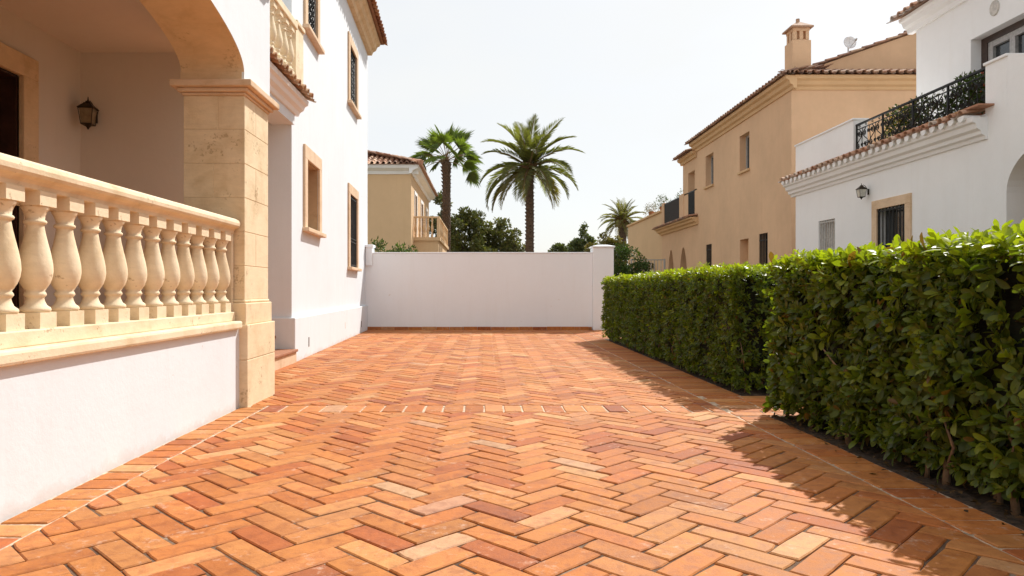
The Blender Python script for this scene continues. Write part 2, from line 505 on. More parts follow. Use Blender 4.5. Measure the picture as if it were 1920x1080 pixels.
def clip_poly(poly, region):
    """clip polygon by a convex region (counter-clockwise)"""
    out = poly
    n = len(region)
    for i in range(n):
        ax, ay = region[i]; bx, by = region[(i + 1) % n]
        inp, out = out, []
        if not inp: return []
        def side(p): return (bx - ax) * (p[1] - ay) - (by - ay) * (p[0] - ax)
        for k in range(len(inp)):
            p, q = inp[k], inp[(k + 1) % len(inp)]
            sp, sq = side(p), side(q)
            if sp >= 0: out.append(p)
            if (sp >= 0) != (sq >= 0):
                t = sp / (sp - sq); out.append((p[0] + (q[0] - p[0]) * t, p[1] + (q[1] - p[1]) * t))
    return out
def area(p): return 0.5 * abs(sum(p[i][0] * p[(i + 1) % len(p)][1] - p[(i + 1) % len(p)][0] * p[i][1] for i in range(len(p))))
def inset(p, d):
    cx = sum(a for a, _ in p) / len(p); cy = sum(b for _, b in p) / len(p)
    n = len(p); res = []
    lines = []
    for i in range(n):
        (x0, y0), (x1, y1) = p[i], p[(i + 1) % n]
        dx, dy = x1 - x0, y1 - y0; L = math.hypot(dx, dy)
        if L < 1e-6: return None
        nx, ny = -dy / L, dx / L
        lines.append((x0 + nx * d, y0 + ny * d, dx / L, dy / L))
    for i in range(n):
        x0, y0, a, b = lines[i - 1]; x1, y1, c, e = lines[i]
        den = a * e - b * c
        if abs(den) < 1e-6: res.append((x1, y1)); continue
        t = ((x1 - x0) * e - (y1 - y0) * c) / den
        res.append((x0 + a * t, y0 + b * t))
    return res
BP = [((0.54, 0.192, 0.048), 6), ((0.56, 0.215, 0.062), 5), ((0.50, 0.162, 0.038), 4), ((0.59, 0.255, 0.088), 2.0),
      ((0.43, 0.125, 0.032), 1.6), ((0.36, 0.105, 0.036), 0.6), ((0.62, 0.31, 0.125), 0.5), ((0.48, 0.175, 0.058), 1.2), ((0.56, 0.30, 0.16), 0.25)]
BPW = [w for _, w in BP]
def brick_col(k=1.0):
    c = random.choices(BP, BPW)[0][0]
    f = random.uniform(0.76, 0.94) * k
    return tuple(x * f * random.uniform(0.96, 1.04) for x in c)
def add_brick(mb, poly, joint=0.0038, col=None, top=0.0, tilt=0.0025):
    if len(poly) < 3 or area(poly) < 6e-4: return
    s = sum(poly[i][0] * poly[(i + 1) % len(poly)][1] - poly[(i + 1) % len(poly)][0] * poly[i][1] for i in range(len(poly)))
    if s < 0: poly = poly[::-1]
    j = joint * random.uniform(0.7, 1.5)
    a = inset(poly, j)
    if not a: return
    b = inset(a, 0.005)
    if not b or area(b) > area(a) or area(b) < 3e-4: return
    z = top + random.uniform(-0.0022, 0.0015)
    tx, ty = random.uniform(-1, 1) * tilt, random.uniform(-1, 1) * tilt
    cx = sum(p[0] for p in b) / len(b); cy = sum(p[1] for p in b) / len(b)
    zz = lambda p: z + (p[0] - cx) * tx * 4 + (p[1] - cy) * ty * 4
    # hand-made edges: subdivide and wobble both rings together, knock the corners back
    a2, b2 = [], []
    n = len(a)
    for i in range(n):
        k = (i + 1) % n
        L_ = math.hypot(a[k][0] - a[i][0], a[k][1] - a[i][1])
        m_ = 3 if L_ > 0.16 else (2 if L_ > 0.07 else 1)
        for q in range(m_):
            t = q / m_
            pa = (a[i][0] + (a[k][0] - a[i][0]) * t, a[i][1] + (a[k][1] - a[i][1]) * t)
            pb = (b[i][0] + (b[k][0] - b[i][0]) * t, b[i][1] + (b[k][1] - b[i][1]) * t)
            w_ = 0.0022
            jx, jy = random.uniform(-w_, w_), random.uniform(-w_, w_)
            if q == 0:
                c_ = random.uniform(0.0, 0.005) if random.random() > .12 else random.uniform(.006, .012)
                dl = math.hypot(cx - pa[0], cy - pa[1]) + 1e-6
                jx += (cx - pa[0]) / dl * c_; jy += (cy - pa[1]) / dl * c_
            a2.append((pa[0] + jx, pa[1] + jy)); b2.append((pb[0] + jx, pb[1] + jy))
    a, b = a2, b2
    n = len(a)
    vs = [(x, y, top - 0.03) for x, y in a] + [(p[0], p[1], zz(p) - 0.0045) for p in a] + [(p[0], p[1], zz(p)) for p in b]
    fs = []
    for lv in (0, 1):
        for i in range(n):
            k = (i + 1) % n
            fs.append((lv * n + i, lv * n + k, (lv + 1) * n + k, (lv + 1) * n + i))
    fs.append(tuple(range(2 * n, 3 * n)))
    mb.add(vs, fs, col or brick_col())

BW = 0.122; BL = 0.336; C45 = math.sqrt(0.5)
def herring(mb, region, xo=0.207, yo=0.03):
    xs = [p[0] for p in region]; ys = [p[1] for p in region]
    x0, x1, y0, y1 = min(xs), max(xs), min(ys), max(ys)
    for m in range(-14, 16):
        bx = m * 2 * BL * C45 + xo
        if bx < x0 - 1.2 or bx > x1 + 1.2: continue
        k0 = int((y0 - yo) / (BW * 2 * C45)) - 4; k1 = int((y1 - yo) / (BW * 2 * C45)) + 4
        for k in range(k0, k1):
            q = BL / BW
            for rect in (((0, 0), (q, 0), (q, 1), (0, 1)), ((0, 1), (1, 1), (1, 1 + q), (0, 1 + q))):
                jx, jy = random.uniform(-.004, .004), random.uniform(-.004, .004)
                a = random.uniform(-.008, .008)
                pl = []
                cx = sum(p[0] for p in rect) / 4; cy = sum(p[1] for p in rect) / 4
                for (px, py) in rect:
                    dx, dy = (px - cx) * BW, (py - cy) * BW
                    dx, dy = dx - a * dy, dy + a * dx
                    px2 = cx * BW + dx; py2 = cy * BW + dy
                    pl.append(((px2 - py2) * C45 + bx + jx, (px2 + py2) * C45 + k * BW * 2 * C45 + yo + jy))
                c = clip_poly(pl, region)
                if c: add_brick(mb, c)

pv = MB()
herring(pv, [(-1.868, -1.6), (1.982, -1.6), (1.982, 5.80), (-1.868, 5.80)])
herring(pv, [(-2.62, 6.145), (1.982, 6.145), (1.982, 17.56), (-2.98, 17.56)])
struct(pv.build('brick_paving', 'brick', recalc=False))
# soldier course borders and cross band
bd = MB()
def course(x0, x1, y0, y1, along='y', w=0.168, k=1.0, joint=0.007):
    if along == 'y':
        y = y0
        while y < y1 - 0.02:
            ww = w * random.uniform(0.93, 1.08); e = min(y + ww, y1)
            s = random.uniform(-0.008, 0.008)
            add_brick(bd, [(x0, y), (x1, y + s), (x1, e + s), (x0, e)], joint, brick_col(k)); y = e
    else:
        x = x0
        while x < x1 - 0.02:
            ww = w * random.uniform(0.93, 1.08); e = min(x + ww, x1)
            add_brick(bd, [(x, y0), (e, y0), (e, y1), (x, y1)], joint, brick_col(k)); x = e
course(-2.086, -1.872, -1.6, 6.04)
course(-2.02, -1.872, 6.04, 6.14)
course(1.986, 2.25, -1.6, 5.62)
course(1.986, 2.42, 6.70, 14.45)
course(1.986, 2.36, 14.46, 17.5)
course(-1.868, 1.982, 5.803, 6.142, 'x')
for r in range(9): course(2.362, 3.4, 14.5 + r * .335, 14.5 + (r + 1) * .335, 'x')
for r in range(6):
    course(1.986 + (r % 2) * 0.05, 5.2, 5.63 + r * 0.177, 5.63 + (r + 1) * 0.177, 'x', 0.34)
struct(bd.build('brick_border', 'brick', recalc=False))
mo = MB(); mo.quad((-3.2, -1.6, -0.0085), (1.99, -1.6, -0.0085), (1.99, 17.6, -0.0085), (-3.2, 17.6, -0.0085))
struct(mo.build('joint_sand', 'mortar'))
mo = MB()
for (x0, x1, y0, y1) in ((-2.1, -1.862, -1.6, 6.15), (1.978, 2.25, -1.6, 5.63), (1.978, 2.42, 6.7, 14.45), (1.978, 2.36, 14.46, 17.55), (1.978, 5.2, 5.62, 6.70), (2.36, 3.4, 14.46, 17.52), (-1.868, 1.978, 5.80, 6.146)):
    mo.quad((x0, y0, -0.0065), (x1, y0, -0.0065), (x1, y1, -0.0065), (x0, y1, -0.0065))
struct(mo.build('border_joint_mortar', 'mortar_b'))
# planting beds, a lumpy soil sheet each
def soil_bed(x0, x1, y0, y1):
    nx, ny = max(2, int((x1 - x0) / 0.05)), max(2, int((y1 - y0) / 0.05))
    b = MB(); vs = []
    for j in range(ny + 1):
        for i in range(nx + 1):
            e = min(i, 3) / 3
            vs.append((x0 + (x1 - x0) * i / nx, y0 + (y1 - y0) * j / ny, -0.012 + e * random.uniform(-0.012, 0.022)))
    fs = [(j * (nx + 1) + i, j * (nx + 1) + i + 1, (j + 1) * (nx + 1) + i + 1, (j + 1) * (nx + 1) + i) for j in range(ny) for i in range(nx)]
    b.add(vs, fs)
    return struct(b.build('soil_bed', 'soil', smooth=True, recalc=False))
soil_bed(2.252, 3.6, -1.6, 5.62)
soil_bed(2.422, 3.6, 6.71, 14.45)

# ================================================================== VILLA (left)
villa = thing('villa', (-4.0, 12.0, 0.0), 'white rendered villa with arched stone porch and barred stone framed windows', 'house')
VF = frame((-2.68, 9.77, 0), (-0.03777, 0.99929, 0), (0.99929, 0.03777, 0))   # driveway front: u along, n outwards
VL = 8.25
win = [(0.98, 1.73, 4.95, 6.25), (5.20, 6.20, 4.95, 6.19), (0.96, 1.88, 1.93, 2.97), (5.20, 6.25, 1.48, 3.03)]
w = MB()
w.panel(VF, 0.05, VL, 0.61, 7.0, win, 0.22)
# end wall towards the camera with terrace doorway, far gable end, back masses
w.panel(frame((-2.683, 9.82, 0), (-1, 0, 0), (0, -1, 0)), 0.0, 6.3, 0.0, 7.0, [(0.15, 0.95, 3.70, 5.9)], 0.3)
w.quad(VF(VL, 0, 0.61), VF(VL, -6.3, 0.61), VF(VL, -6.3, 7.0), VF(VL, 0, 7.0))
w.quad((-9, 9.82, 0), (-9.3, 18, 0), (-9.3, 18, 7), (-9, 9.82, 7))
w.build('wall', 'white', villa, recalc=False)
p = MB(); p.fbox(VF, 0.0, VL, -0.3, 0.06, -0.02, 0.61)
p.fbox(frame((-2.683, 9.82, 0), (-1, 0, 0), (0, -1, 0)), 0.245, 1.2, -0.2, 0.055, 0.0, 0.607)
p.build('plinth', 'white', villa, bevel=0.012)
for (u, z, a, b) in ((0.89, 0.215, .018, .07), (6.67, 0.20, .02, .07), (4.33, 0.29, .022, .06)):
    q = MB(); q.fbox(VF, u - a, u + a, 0.058, 0.066, z - b, z + b)
    q.build('vent', 'slot' if u != 4.33 else 'white_r', villa)

def scroll(mb, fr, cu, cz, r, n, rad=0.008, turn=1.75, flip=1, seg=4, up=1):
    pts = []
    for i in range(n):
        t = i / (n - 1); a = t * turn * 2 * PI; rr = r * (1 - 0.8 * t)
        pts.append(fr(cu + flip * rr * math.cos(a), 0, cz + up * rr * math.sin(a)))
    return pts

def villa_window(k, grille):
    u0, u1, z0, z1 = win[k]
    s = 0.185
    f = MB()
    # frame butts around the opening, standing proud of the wall
    f.fbox(VF, u0 - s, u0, -0.05, 0.035, z0, z1)
    f.fbox(VF, u1, u1 + s, -0.05, 0.035, z0, z1)
    f.fbox(VF, u0 - s, u1 + s, -0.05, 0.035, z1, z1 + 0.2)
    o = f.build('window', 'stone_w', villa, bevel=0.006)
    sl = MB(); sl.fbox(VF, u0 - s - 0.05, u1 + s + 0.05, -0.21, 0.10, z0 - 0.065, z0 - 0.002)
    sl.build('sill', 'stone_w', o, bevel=0.01)
    pn = MB(); pn.fbox(VF, u0, u1, -0.215, -0.2, z0, z1)
    if grille is None:
        pn.build('infill', 'niche', o)
        ln = MB()
        ln.fbox(VF, u0, u0 + .015, -0.198, -0.006, z0, z1); ln.fbox(VF, u1 - .015, u1, -0.198, -0.006, z0, z1); ln.fbox(VF, u0 + .016, u1 - .016, -0.198, -0.006, z1 - .015, z1)
        ln.build('lining', 'niche', o)
        return
    pn.build('pane', 'glass', o)
    fr = MB()
    for a, b, c, d in ((u0, u0 + .07, z0, z1), (u1 - .07, u1, z0, z1), ((u0 + u1) / 2 - .04, (u0 + u1) / 2 + .04, z0, z1), (u0 + .07, u1 - .07, z1 - .07, z1 - .001), (u0 + .07, u1 - .07, z0 + .001, z0 + .07)):
        fr.fbox(VF, a, b, -0.199, -0.165, c, d)
    fr.build('frame', 'frame_b', o)
    gm = MB()
    nb = 7
    g0 = 0.0 if grille == 'bars' else -0.03
    for i in range(nb):
        u = u0 + 0.05 + (u1 - u0 - 0.1) * i / (nb - 1)
        gm.fbox(VF, u - .009, u + .009, g0 - .009, g0 + .009, z0 + .02, z1 - .02)
    for z in ([z0 + 0.05, z1 - 0.06, z0 + 0.55, z0 + 0.62] if grille == 'bars' else [z0 + 0.05, z1 - 0.06]):
        gm.fbox(VF, u0 + .01, u1 - .01, g0 - .012, g0 + .012, z - .012, z + .012)
    if grille == 'scroll':
        fr2 = lambda u, n, z: VF(u, g0 + 0.012, z)
        nz = 7
        for i in range(nb - 1):
            for j in range(nz):
                cu = u0 + 0.05 + (u1 - u0 - 0.1) * (i + .5) / (nb - 1); cz = z0 + .13 + (z1 - z0 - .26) * (j + .5) / nz
                gm.tube(scroll(gm, fr2, cu, cz, 0.062, 11, flip=1 if (i + j) % 2 else -1, up=1 if j % 2 else -1), 0.007, 4)
    gm.build('grille', 'iron', o, recalc=False)
villa_window(0, 'scroll'); villa_window(1, 'scroll'); villa_window(2, None); villa_window(3, 'bars')
# small iron hook by the far window sill
# cornice and roof of the villa
c = MB()
c.extr(VF, [(-0.1, 6.98), (0.10, 6.98), (0.13, 7.06), (0.20, 7.10), (0.24, 7.19), (0.30, 7.22), (0.32, 7.29), (-0.1, 7.29)], -0.2, VL + 0.12)
c.build('cornice', 'stone_o', villa, bevel=0.006)
rf = MB()
SL = Vector((-0.99929 * math.cos(R(20)), -0.03777 * math.cos(R(20)), math.sin(R(20))))
vpal = [(0.40, 0.16, 0.06), (0.34, 0.125, 0.05), (0.46, 0.20, 0.08), (0.30, 0.11, 0.05), (0.5, 0.25, 0.12)]
tile_field(rf, VF(-0.3, 0.46, 7.31), (-0.03777, 0.99929, 0), SL, 40, 9, 0.22, 0.38, vpal)
a0, a1 = VF(-0.3, 0.40, 7.285), VF(VL + 0.2, 0.40, 7.285)
top0, top1 = a0 + SL * 3.9, a1 + SL * 3.9
rf.quad(a0, a1, top1, top0, (0.3, 0.13, 0.06))
b0, b1 = VF(-0.3, -6.7, 7.285), VF(VL + 0.2, -6.7, 7.285)
rf.quad(top0, top1, b1, b0, (0.36, 0.16, 0.08)); rf.add([a0, top0, b0], [(0, 1, 2)], (0.36, 0.2, 0.1)); rf.add([a1, top1, b1], [(0, 1, 2)], (0.36, 0.2, 0.1))
rf.build('roof', 'tile', villa, recalc=False)

# --- porch block: wall with the wide arch
AX0, AX1 = -2.60, -2.06           # inner and outer face
YC, AA, AB, ZS = 3.60, 2.46, 0.44, 2.86
pw_ = MB(); sf = MB()
NS = 48
ys = [YC + AA * math.cos(PI * i / NS) for i in range(NS + 1)]
zs = [ZS + AB * math.sin(PI * i / NS) for i in range(NS + 1)]
ZT = 4.75
for i in range(NS):
    for X in (AX0, AX1):
        pw_.quad((X, ys[i], zs[i]), (X, ys[i + 1], zs[i + 1]), (X, ys[i + 1], ZT), (X, ys[i], ZT))
    sf.quad((AX0, ys[i], zs[i]), (AX1, ys[i], zs[i]), (AX1, ys[i + 1], zs[i + 1]), (AX0, ys[i + 1], zs[i + 1]))
for (ya, yb) in ((YC + AA, 6.78), (0.42, YC - AA)):
    pw_.box(AX0, AX1, ya, yb, 2.788, ZT)
pw_.quad((AX0, 0.42, ZT), (AX1, 0.42, ZT), (AX1, 6.78, ZT), (AX0, 6.78, ZT))
pw_.build('porch_wall', 'white', villa, recalc=False)
for (ya, yb) in ((YC + AA - 0.004, YC + AA + 0.05), (YC - AA - .05, YC - AA + .004)):
    sf.box(AX0 - 0.004, AX1 - 0.02, ya, yb, 2.79, ZS + 0.0)
sf.build('arch', 'stone_o', villa, smooth=False, recalc=False)
cc = MB()
cc.extr(frame((AX1, 0, 0), (0, 1, 0), (1, 0, 0)), [(-0.05, 3.80), (0.05, 3.80), (0.09, 3.86), (0.15, 3.90), (0.16, 3.99), (-0.05, 3.99)], 0.4, 6.80)
cc.build('porch_cornice', 'white', villa, bevel=0.005)

def pillar(y0, y1):
    """stone pier of coursed blocks standing between y0 and y1"""
    x0, x1 = -2.595, -2.07
    core = MB(); core.box(x0 + .004, x1 - .004, y0 + .004, y1 - .004, 0.9, 2.67)
    o = core.build('pillar', 'mortar_l', villa)
    bl = MB(); z = 0.915; k = 0
    g_ = 0.0025
    while z < 2.66:
        h = min(0.293, 2.668 - z)
        if k % 2 == 0:
            bl.box(x0, x1, y0, y1, z, z + h - 2 * g_)
        else:
            xm = x0 + 0.255 + 0.02 * (k % 3); ym = y0 + 0.3
            bl.box(x0, xm - g_, y0, ym - g_, z, z + h - 2 * g_); bl.box(xm + g_, x1, y0, ym - g_, z, z + h - 2 * g_)
            bl.box(x0, xm - g_, ym + g_, y1, z, z + h - 2 * g_); bl.box(xm + g_, x1, ym + g_, y1, z, z + h - 2 * g_)
        z += h; k += 1
    bl.build('block', 'stone', o, bevel=0.003)
    b = MB()
    b.box(x0 - .06, x1 + .05, y0 - .075, y1 + .05, -0.02, 0.40)
    b.box(x0 - .06, x1 + .05, y0 - .075, y1 + .05, 0.4025, 0.70)
    b.build('base', 'stone', o, bevel=0.006)
    b = MB()
    b.box(x0 - .03, x1 + .026, y0 - .045, y1 + .03, 0.70, 0.885)
    b.build('upper_base', 'stone', o, bevel=0.008)
    b = MB()
    b.box(x0 - .012, x1 + .012, y0 - .02, y1 + .012, 0.885, 0.913)
    b.build('base_moulding', 'stone', o, bevel=0.012)
    b = MB()
    for (d, za, zb) in ((0.012, 2.669, 2.692), (0.04, 2.693, 2.728), (0.085, 2.729, 2.786)):
        b.box(x0 - d, x1 + d, y0 - d - .01, y1 + d, za, zb)
    b.build('capital', 'stone_w', o, bevel=0.009)
pillar(6.10, 6.76); pillar(0.44, 1.07)

# porch interior: left wall with a door, far wall, ceiling, floor
pi = MB()
PX = -4.51
pi.panel(frame((PX, 0, 0), (0, 1, 0), (1, 0, 0)), 0.0, 7.9, 0.55, 3.66, [(5.35, 6.86, 0.55, 3.07)], 0.3)
pi.quad((PX, 7.9, 0.55), (-3.3, 7.9, 0.55), (-3.3, 7.9, 3.66), (PX, 7.9, 3.66))
pi.quad((-3.3, 7.9, 0.55), (-3.3, 9.8, 0.55), (-3.3, 9.8, 3.66), (-3.3, 7.9, 3.66))
pi.quad((PX, 0.42, 0.55), (AX0, 0.42, 0.55), (AX0, 0.42, 3.66), (PX, 0.42, 3.66))
pi.quad((PX, 0.0, 3.64), (AX0, 0.0, 3.64), (AX0, 7.9, 3.64), (PX, 7.9, 3.64))
pi.build('porch_interior', 'porch', villa, recalc=False)
tr = MB()
tr.box(-9, AX0 + .0, 0.4, 9.81, 3.66, 3.70); tr.box(AX0 - .0, -2.66, 6.79, 9.81, 3.655, 3.695)
tr.build('terrace', 'tile', villa) if False else tr.build('terrace', 'white_r', villa)
fl = MB(); fl.box(PX, -2.5, 0.4, 6.79, 0.45, 0.55); fl.box(PX, -3.18, 6.79, 9.8, 0.45, 0.55)
fl.build('porch_floor', 'pot', villa)
ds = MB(); DF = frame((PX, 0, 0), (0, 1, 0), (1, 0, 0))
ds.fbox(DF, 6.86, 7.09, -0.05, 0.05, 0.55, 3.07); ds.fbox(DF, 5.12, 5.35, -0.05, 0.05, 0.55, 3.07); ds.fbox(DF, 5.12, 7.09, -0.05, 0.05, 3.07, 3.28)
dr = ds.build('door', 'stone_o', villa, bevel=0.008)
dl = MB(); dl.fbox(DF, 6.835, 6.858, -0.299, -0.012, 0.551, 3.068); dl.fbox(DF, 5.352, 5.375, -0.299, -0.012, 0.551, 3.068); dl.fbox(DF, 5.376, 6.834, -0.299, -0.012, 3.045, 3.068); dl.build('door_lining', 'wood', dr)
dl = MB(); dl.fbox(DF, 5.35, 6.86, -0.34, -0.30, 0.55, 3.07); dl.build('door_leaf', 'wood', dr)
dl = MB()
for (a, b) in ((5.42, 6.05), (6.14, 6.78)):
    for (c0, c1) in ((0.7, 1.3), (1.42, 2.2), (2.32, 2.95)):
        dl.fbox(DF, a, b, -0.299, -0.27, c0, c1)
dl.build('door_panel', 'wood_red', dr, bevel=0.015)
# steps up to the porch in the recess
st = MB()
st.box(-3.3, -2.60, 6.83, 9.765, -0.02, 0.145); st.box(-3.3, -2.90, 6.83, 9.765, 0.145, 0.328)
st.build('step', 'stone_w', villa)
st2 = MB()
for x, z in ((-2.575, 0.147), (-2.88, 0.330)):
    st2.box(x - 0.33 if x < -2.8 else x - 0.30, x, 6.83, 9.766, z, z + 0.036)
o = st2.build('step_tread', 'pot', villa, bevel=0.008)
# lintel over the recess and its cornice with tile edge
li = MB(); li.box(-2.95, -2.64, 6.79, 9.818, 3.28, 3.65); li.build('lintel', 'white', villa)
EF = frame((-2.64, 0, 0), (0, 1, 0), (1, 0, 0))
cn = MB(); cn.extr(EF, [(-0.02, 3.42), (0.03, 3.42), (0.05, 3.47), (0.10, 3.50), (0.12, 3.55), (0.16, 3.57), (0.17, 3.63), (-0.02, 3.63)], 6.80, 9.93)
cn.build('terrace_cornice', 'white_r', villa, bevel=0.004)
tl = MB(); tile_field(tl, (-2.42, 6.80, 3.645), (0, 1, 0), (-0.94, 0, 0.34), 15, 1, 0.21, 0.3, [(0.5, 0.27, 0.14), (0.55, 0.36, 0.22), (0.42, 0.2, 0.1), (0.6, 0.45, 0.32)])
tl.build('eave_tiles', 'tile', villa, recalc=False)
dp = MB(); dp.box(-3.63, -2.835, 10.11, 10.13, 3.7, 5.9); dp.build('terrace_door', 'curtain', villa)

# wall lantern in the porch and others
def lantern(x, y, z, s, wallx=None, wally=None, glass='lampglass', label='', yaw=0.0, metal='bronze'):
    """lantern hanging before a wall; z is the middle of the glass body"""
    t = thing('wall_lantern', (x, y, z), label, 'lantern', 'lanterns on the house walls')
    ca, sa = math.cos(yaw), math.sin(yaw)
    def P(a, b, c): return (x + s * (a * ca - b * sa), y + s * (a * sa + b * ca), z + s * c)
    T, Bt = 0.5, 0.36
    top, bot = 0.42, -0.72
    gm = MB()
    q = [P(*v) for v in ((-Bt + .03, -Bt + .03, bot), (Bt - .03, -Bt + .03, bot), (Bt - .03, Bt - .03, bot), (-Bt + .03, Bt - .03, bot), (-T + .05, -T + .05, top), (T - .05, -T + .05, top), (T - .05, T - .05, top), (-T + .05, T - .05, top))]
    gm.add(q, [(0, 1, 5, 4), (1, 2, 6, 5), (2, 3, 7, 6), (3, 0, 4, 7), (4, 5, 6, 7), (3, 2, 1, 0)])
    gm.build('lamp_glass', glass, t)
    fm = MB()
    for (a, b) in ((-1, -1), (1, -1), (1, 1), (-1, 1)):
        fm.tube([P(a * Bt, b * Bt, bot), P(a * T, b * T, top)], 0.035 * s, 4)
    for (h, z_) in ((Bt, bot), (T, top)):
        cs = [P(-h, -h, z_), P(h, -h, z_), P(h, h, z_), P(-h, h, z_), P(-h, -h, z_)]
        for a, b in zip(cs, cs[1:]): fm.tube([a, b], 0.045 * s, 4)
    fm.build('lamp_frame', metal, t, recalc=False)
    rm = MB()
    h = 0.6
    for (h0, z0, h1, z1) in ((0.57, .42, .52, .50), (0.52, .50, .24, .78), (0.24, .78, .24, .84), (0.16, .84, .12, .98)):
        a = [P(sx * h0, sy * h0, z0) for sx, sy in ((-1, -1), (1, -1), (1, 1), (-1, 1))]; b = [P(sx * h1, sy * h1, z1) for sx, sy in ((-1, -1), (1, -1), (1, 1), (-1, 1))]
        rm.add(a + b, [(0, 1, 5, 4), (1, 2, 6, 5), (2, 3, 7, 6), (3, 0, 4, 7), (4, 5, 6, 7), (3, 2, 1, 0)])
    rm.tube([P(0, 0, .96), P(0, 0, 1.08), P(0, 0, 1.3)], [0.09 * s, 0.05 * s, 0.02 * s], 6)
    rm.build('lamp_cap', metal, t)
    dm = MB()
    dm.tube([P(0, 0, bot), P(0, 0, bot - .12), P(0, 0, bot - .2), P(0, 0, bot - .36)], [.26 * s, .2 * s, .12 * s, .04 * s], 8)
    dm.build('finial', metal, t)
    br = MB()
    if wally is not None:
        e = Vector((x, wally, z)); d = Vector((0, 1, 0))
    else:
        e = Vector((wallx, y, z)); d = Vector((1 if wallx > x else -1, 0, 0))
    pth = [Vector(P(0, 0, .9)), Vector(P(0, 0, 1.05)) + d * .25 * s, (Vector((x, y, z + .9 * s)) + e + Vector((0, 0, .9 * s))) / 2, e + Vector((0, 0, .2 * s)) - d * .04 * s, e - d * .01 + Vector((0, 0, -.1 * s))]
    br.tube(pth, 0.045 * s, 5)
    br.fbox(frame(e, (d.y, -d.x, 0), (-d.x, -d.y, 0)), -.13 * s, .13 * s, 0.001, 0.018, -.4 * s, .45 * s)
    br.build('bracket', metal, t, recalc=False)
    return t
lantern(-4.335, 7.74, 2.91, 0.15, wally=7.9, label='small dark bronze lantern on the shaded porch wall of the left villa', yaw=0.12)

# ---- low rendered wall with stone coping, and the balustrade on it
pw = thing('parapet_wall', (-2.2, 3.2, 0), 'low white rendered wall with stone ledge under the large balustrade', 'wall')
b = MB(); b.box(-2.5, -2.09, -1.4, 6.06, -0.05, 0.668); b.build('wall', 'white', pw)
b = MB(); b.box(-2.5, -2.05, -1.4, 6.0, 0.668, 0.735); b.build('ledge', 'stone_b', pw, bevel=0.016)
bal = thing('stone_balustrade', (-2.2, 3.2, 0.735), 'large carved limestone balustrade of bulbous balusters before the porch', 'balustrade')
b = MB(); b.box(-2.37, -2.125, 1.12, 6.03, 0.735, 0.811); b.build('base_rail', 'stone_b', bal, bevel=0.006)
b = MB()
b.extr(frame((-2.2, 0, 0), (0, 1, 0), (1, 0, 0)), [(n_ - .052, z_ + .012) for n_, z_ in [(-0.125, 1.466), (0.095, 1.466), (0.10, 1.49), (0.115, 1.505), (0.14, 1.515), (0.152, 1.53), (0.155, 1.552), (0.148, 1.574), (0.128, 1.588), (-0.13, 1.592), (-0.165, 1.57), (-0.165, 1.53), (-0.13, 1.50)]], 1.04, 6.082)
b.build('handrail', 'stone_b', bal, bevel=0.004)
BALP = [(0.052, 0.072), (0.066, 0.078), (0.070, 0.088), (0.066, 0.098), (0.050, 0.110), (0.042, 0.128), (0.038, 0.145), (0.044, 0.152), (0.050, 0.160), (0.046, 0.170), (0.040, 0.178),
        (0.050, 0.192), (0.064, 0.215), (0.074, 0.245), (0.078, 0.275), (0.076, 0.31), (0.067, 0.36), (0.055, 0.41), (0.045, 0.455), (0.0395, 0.488), (0.039, 0.498), (0.049, 0.503), (0.052, 0.511), (0.048, 0.518), (0.041, 0.522), (0.043, 0.540), (0.052, 0.562), (0.061, 0.576), (0.062, 0.588)]
def baluster(c, s=1.0, hz=1.0, seg=24, parent=None, mat='stone_b', blk=0.066):
    m = MB()
    m.box(c[0] - blk * s, c[0] + blk * s, c[1] - blk * s, c[1] + blk * s, c[2] + 0.0005, c[2] + 0.076 * hz)
    m.box(c[0] - blk * s, c[0] + blk * s, c[1] - blk * s, c[1] + blk * s, c[2] + 0.586 * hz, c[2] + 0.6545 * hz)
    me0 = len(m.f)
    m.lathe(c, [(r * s, z * hz) for r, z in BALP], seg)
    o = m.build('baluster', mat, parent, origin=c)
    sm = [False] * len(o.data.polygons)
    for i in range(me0, len(sm)): sm[i] = len(o.data.polygons[i].vertices) == 4
    o.data.polygons.foreach_set('use_smooth', sm)
    return o
bx = -2.215
first = baluster((bx, 3.49, 0.811), hz=1.0205, parent=bal)
k = 0
for i in range(-9, 11):
    if i == 0: continue
    y = 3.49 + 0.2445 * i
    if y < 1.2: continue
    d = dup(first, bal, (bx, y, 0.811)); d.rotation_euler.z = random.choice((0, PI / 2, PI, -PI / 2)) + random.uniform(-.015, .015)
hb = MB(); hb.box(-2.275, -2.155, 6.04, 6.078, 0.811, 1.478); hb.build('end_baluster', 'stone_b', bal, bevel=0.01)

# terrace balustrade above the recess
tb = thing('terrace_balustrade', (-2.56, 8.8, 3.74), 'small stone balustrade on the terrace above the recessed entrance of the left villa', 'balustrade')
b = MB(); b.box(-2.66, -2.53, 6.85, 9.47, 3.70, 3.80); b.build('base_rail', 'stone_b', tb)
b = MB(); b.box(-2.67, -2.50, 6.85, 9.47, 4.46, 4.56); b.build('handrail', 'stone_b', tb, bevel=0.012)
b = MB(); b.box(-2.70, -2.53, 9.472, 9.86, 3.70, 4.55); b.build('end_post', 'stone_b', tb)
b = MB(); b.box(-2.72, -2.505, 9.47, 9.88, 4.551, 4.61); b.build('post_cap', 'stone_b', tb, bevel=0.01)
f2 = baluster((-2.59, 9.32, 3.80), 1.0, 1.008, 16, tb)
for i in range(1, 9): dup(f2, tb, (-2.59, 9.32 - 0.262 * i, 3.80))

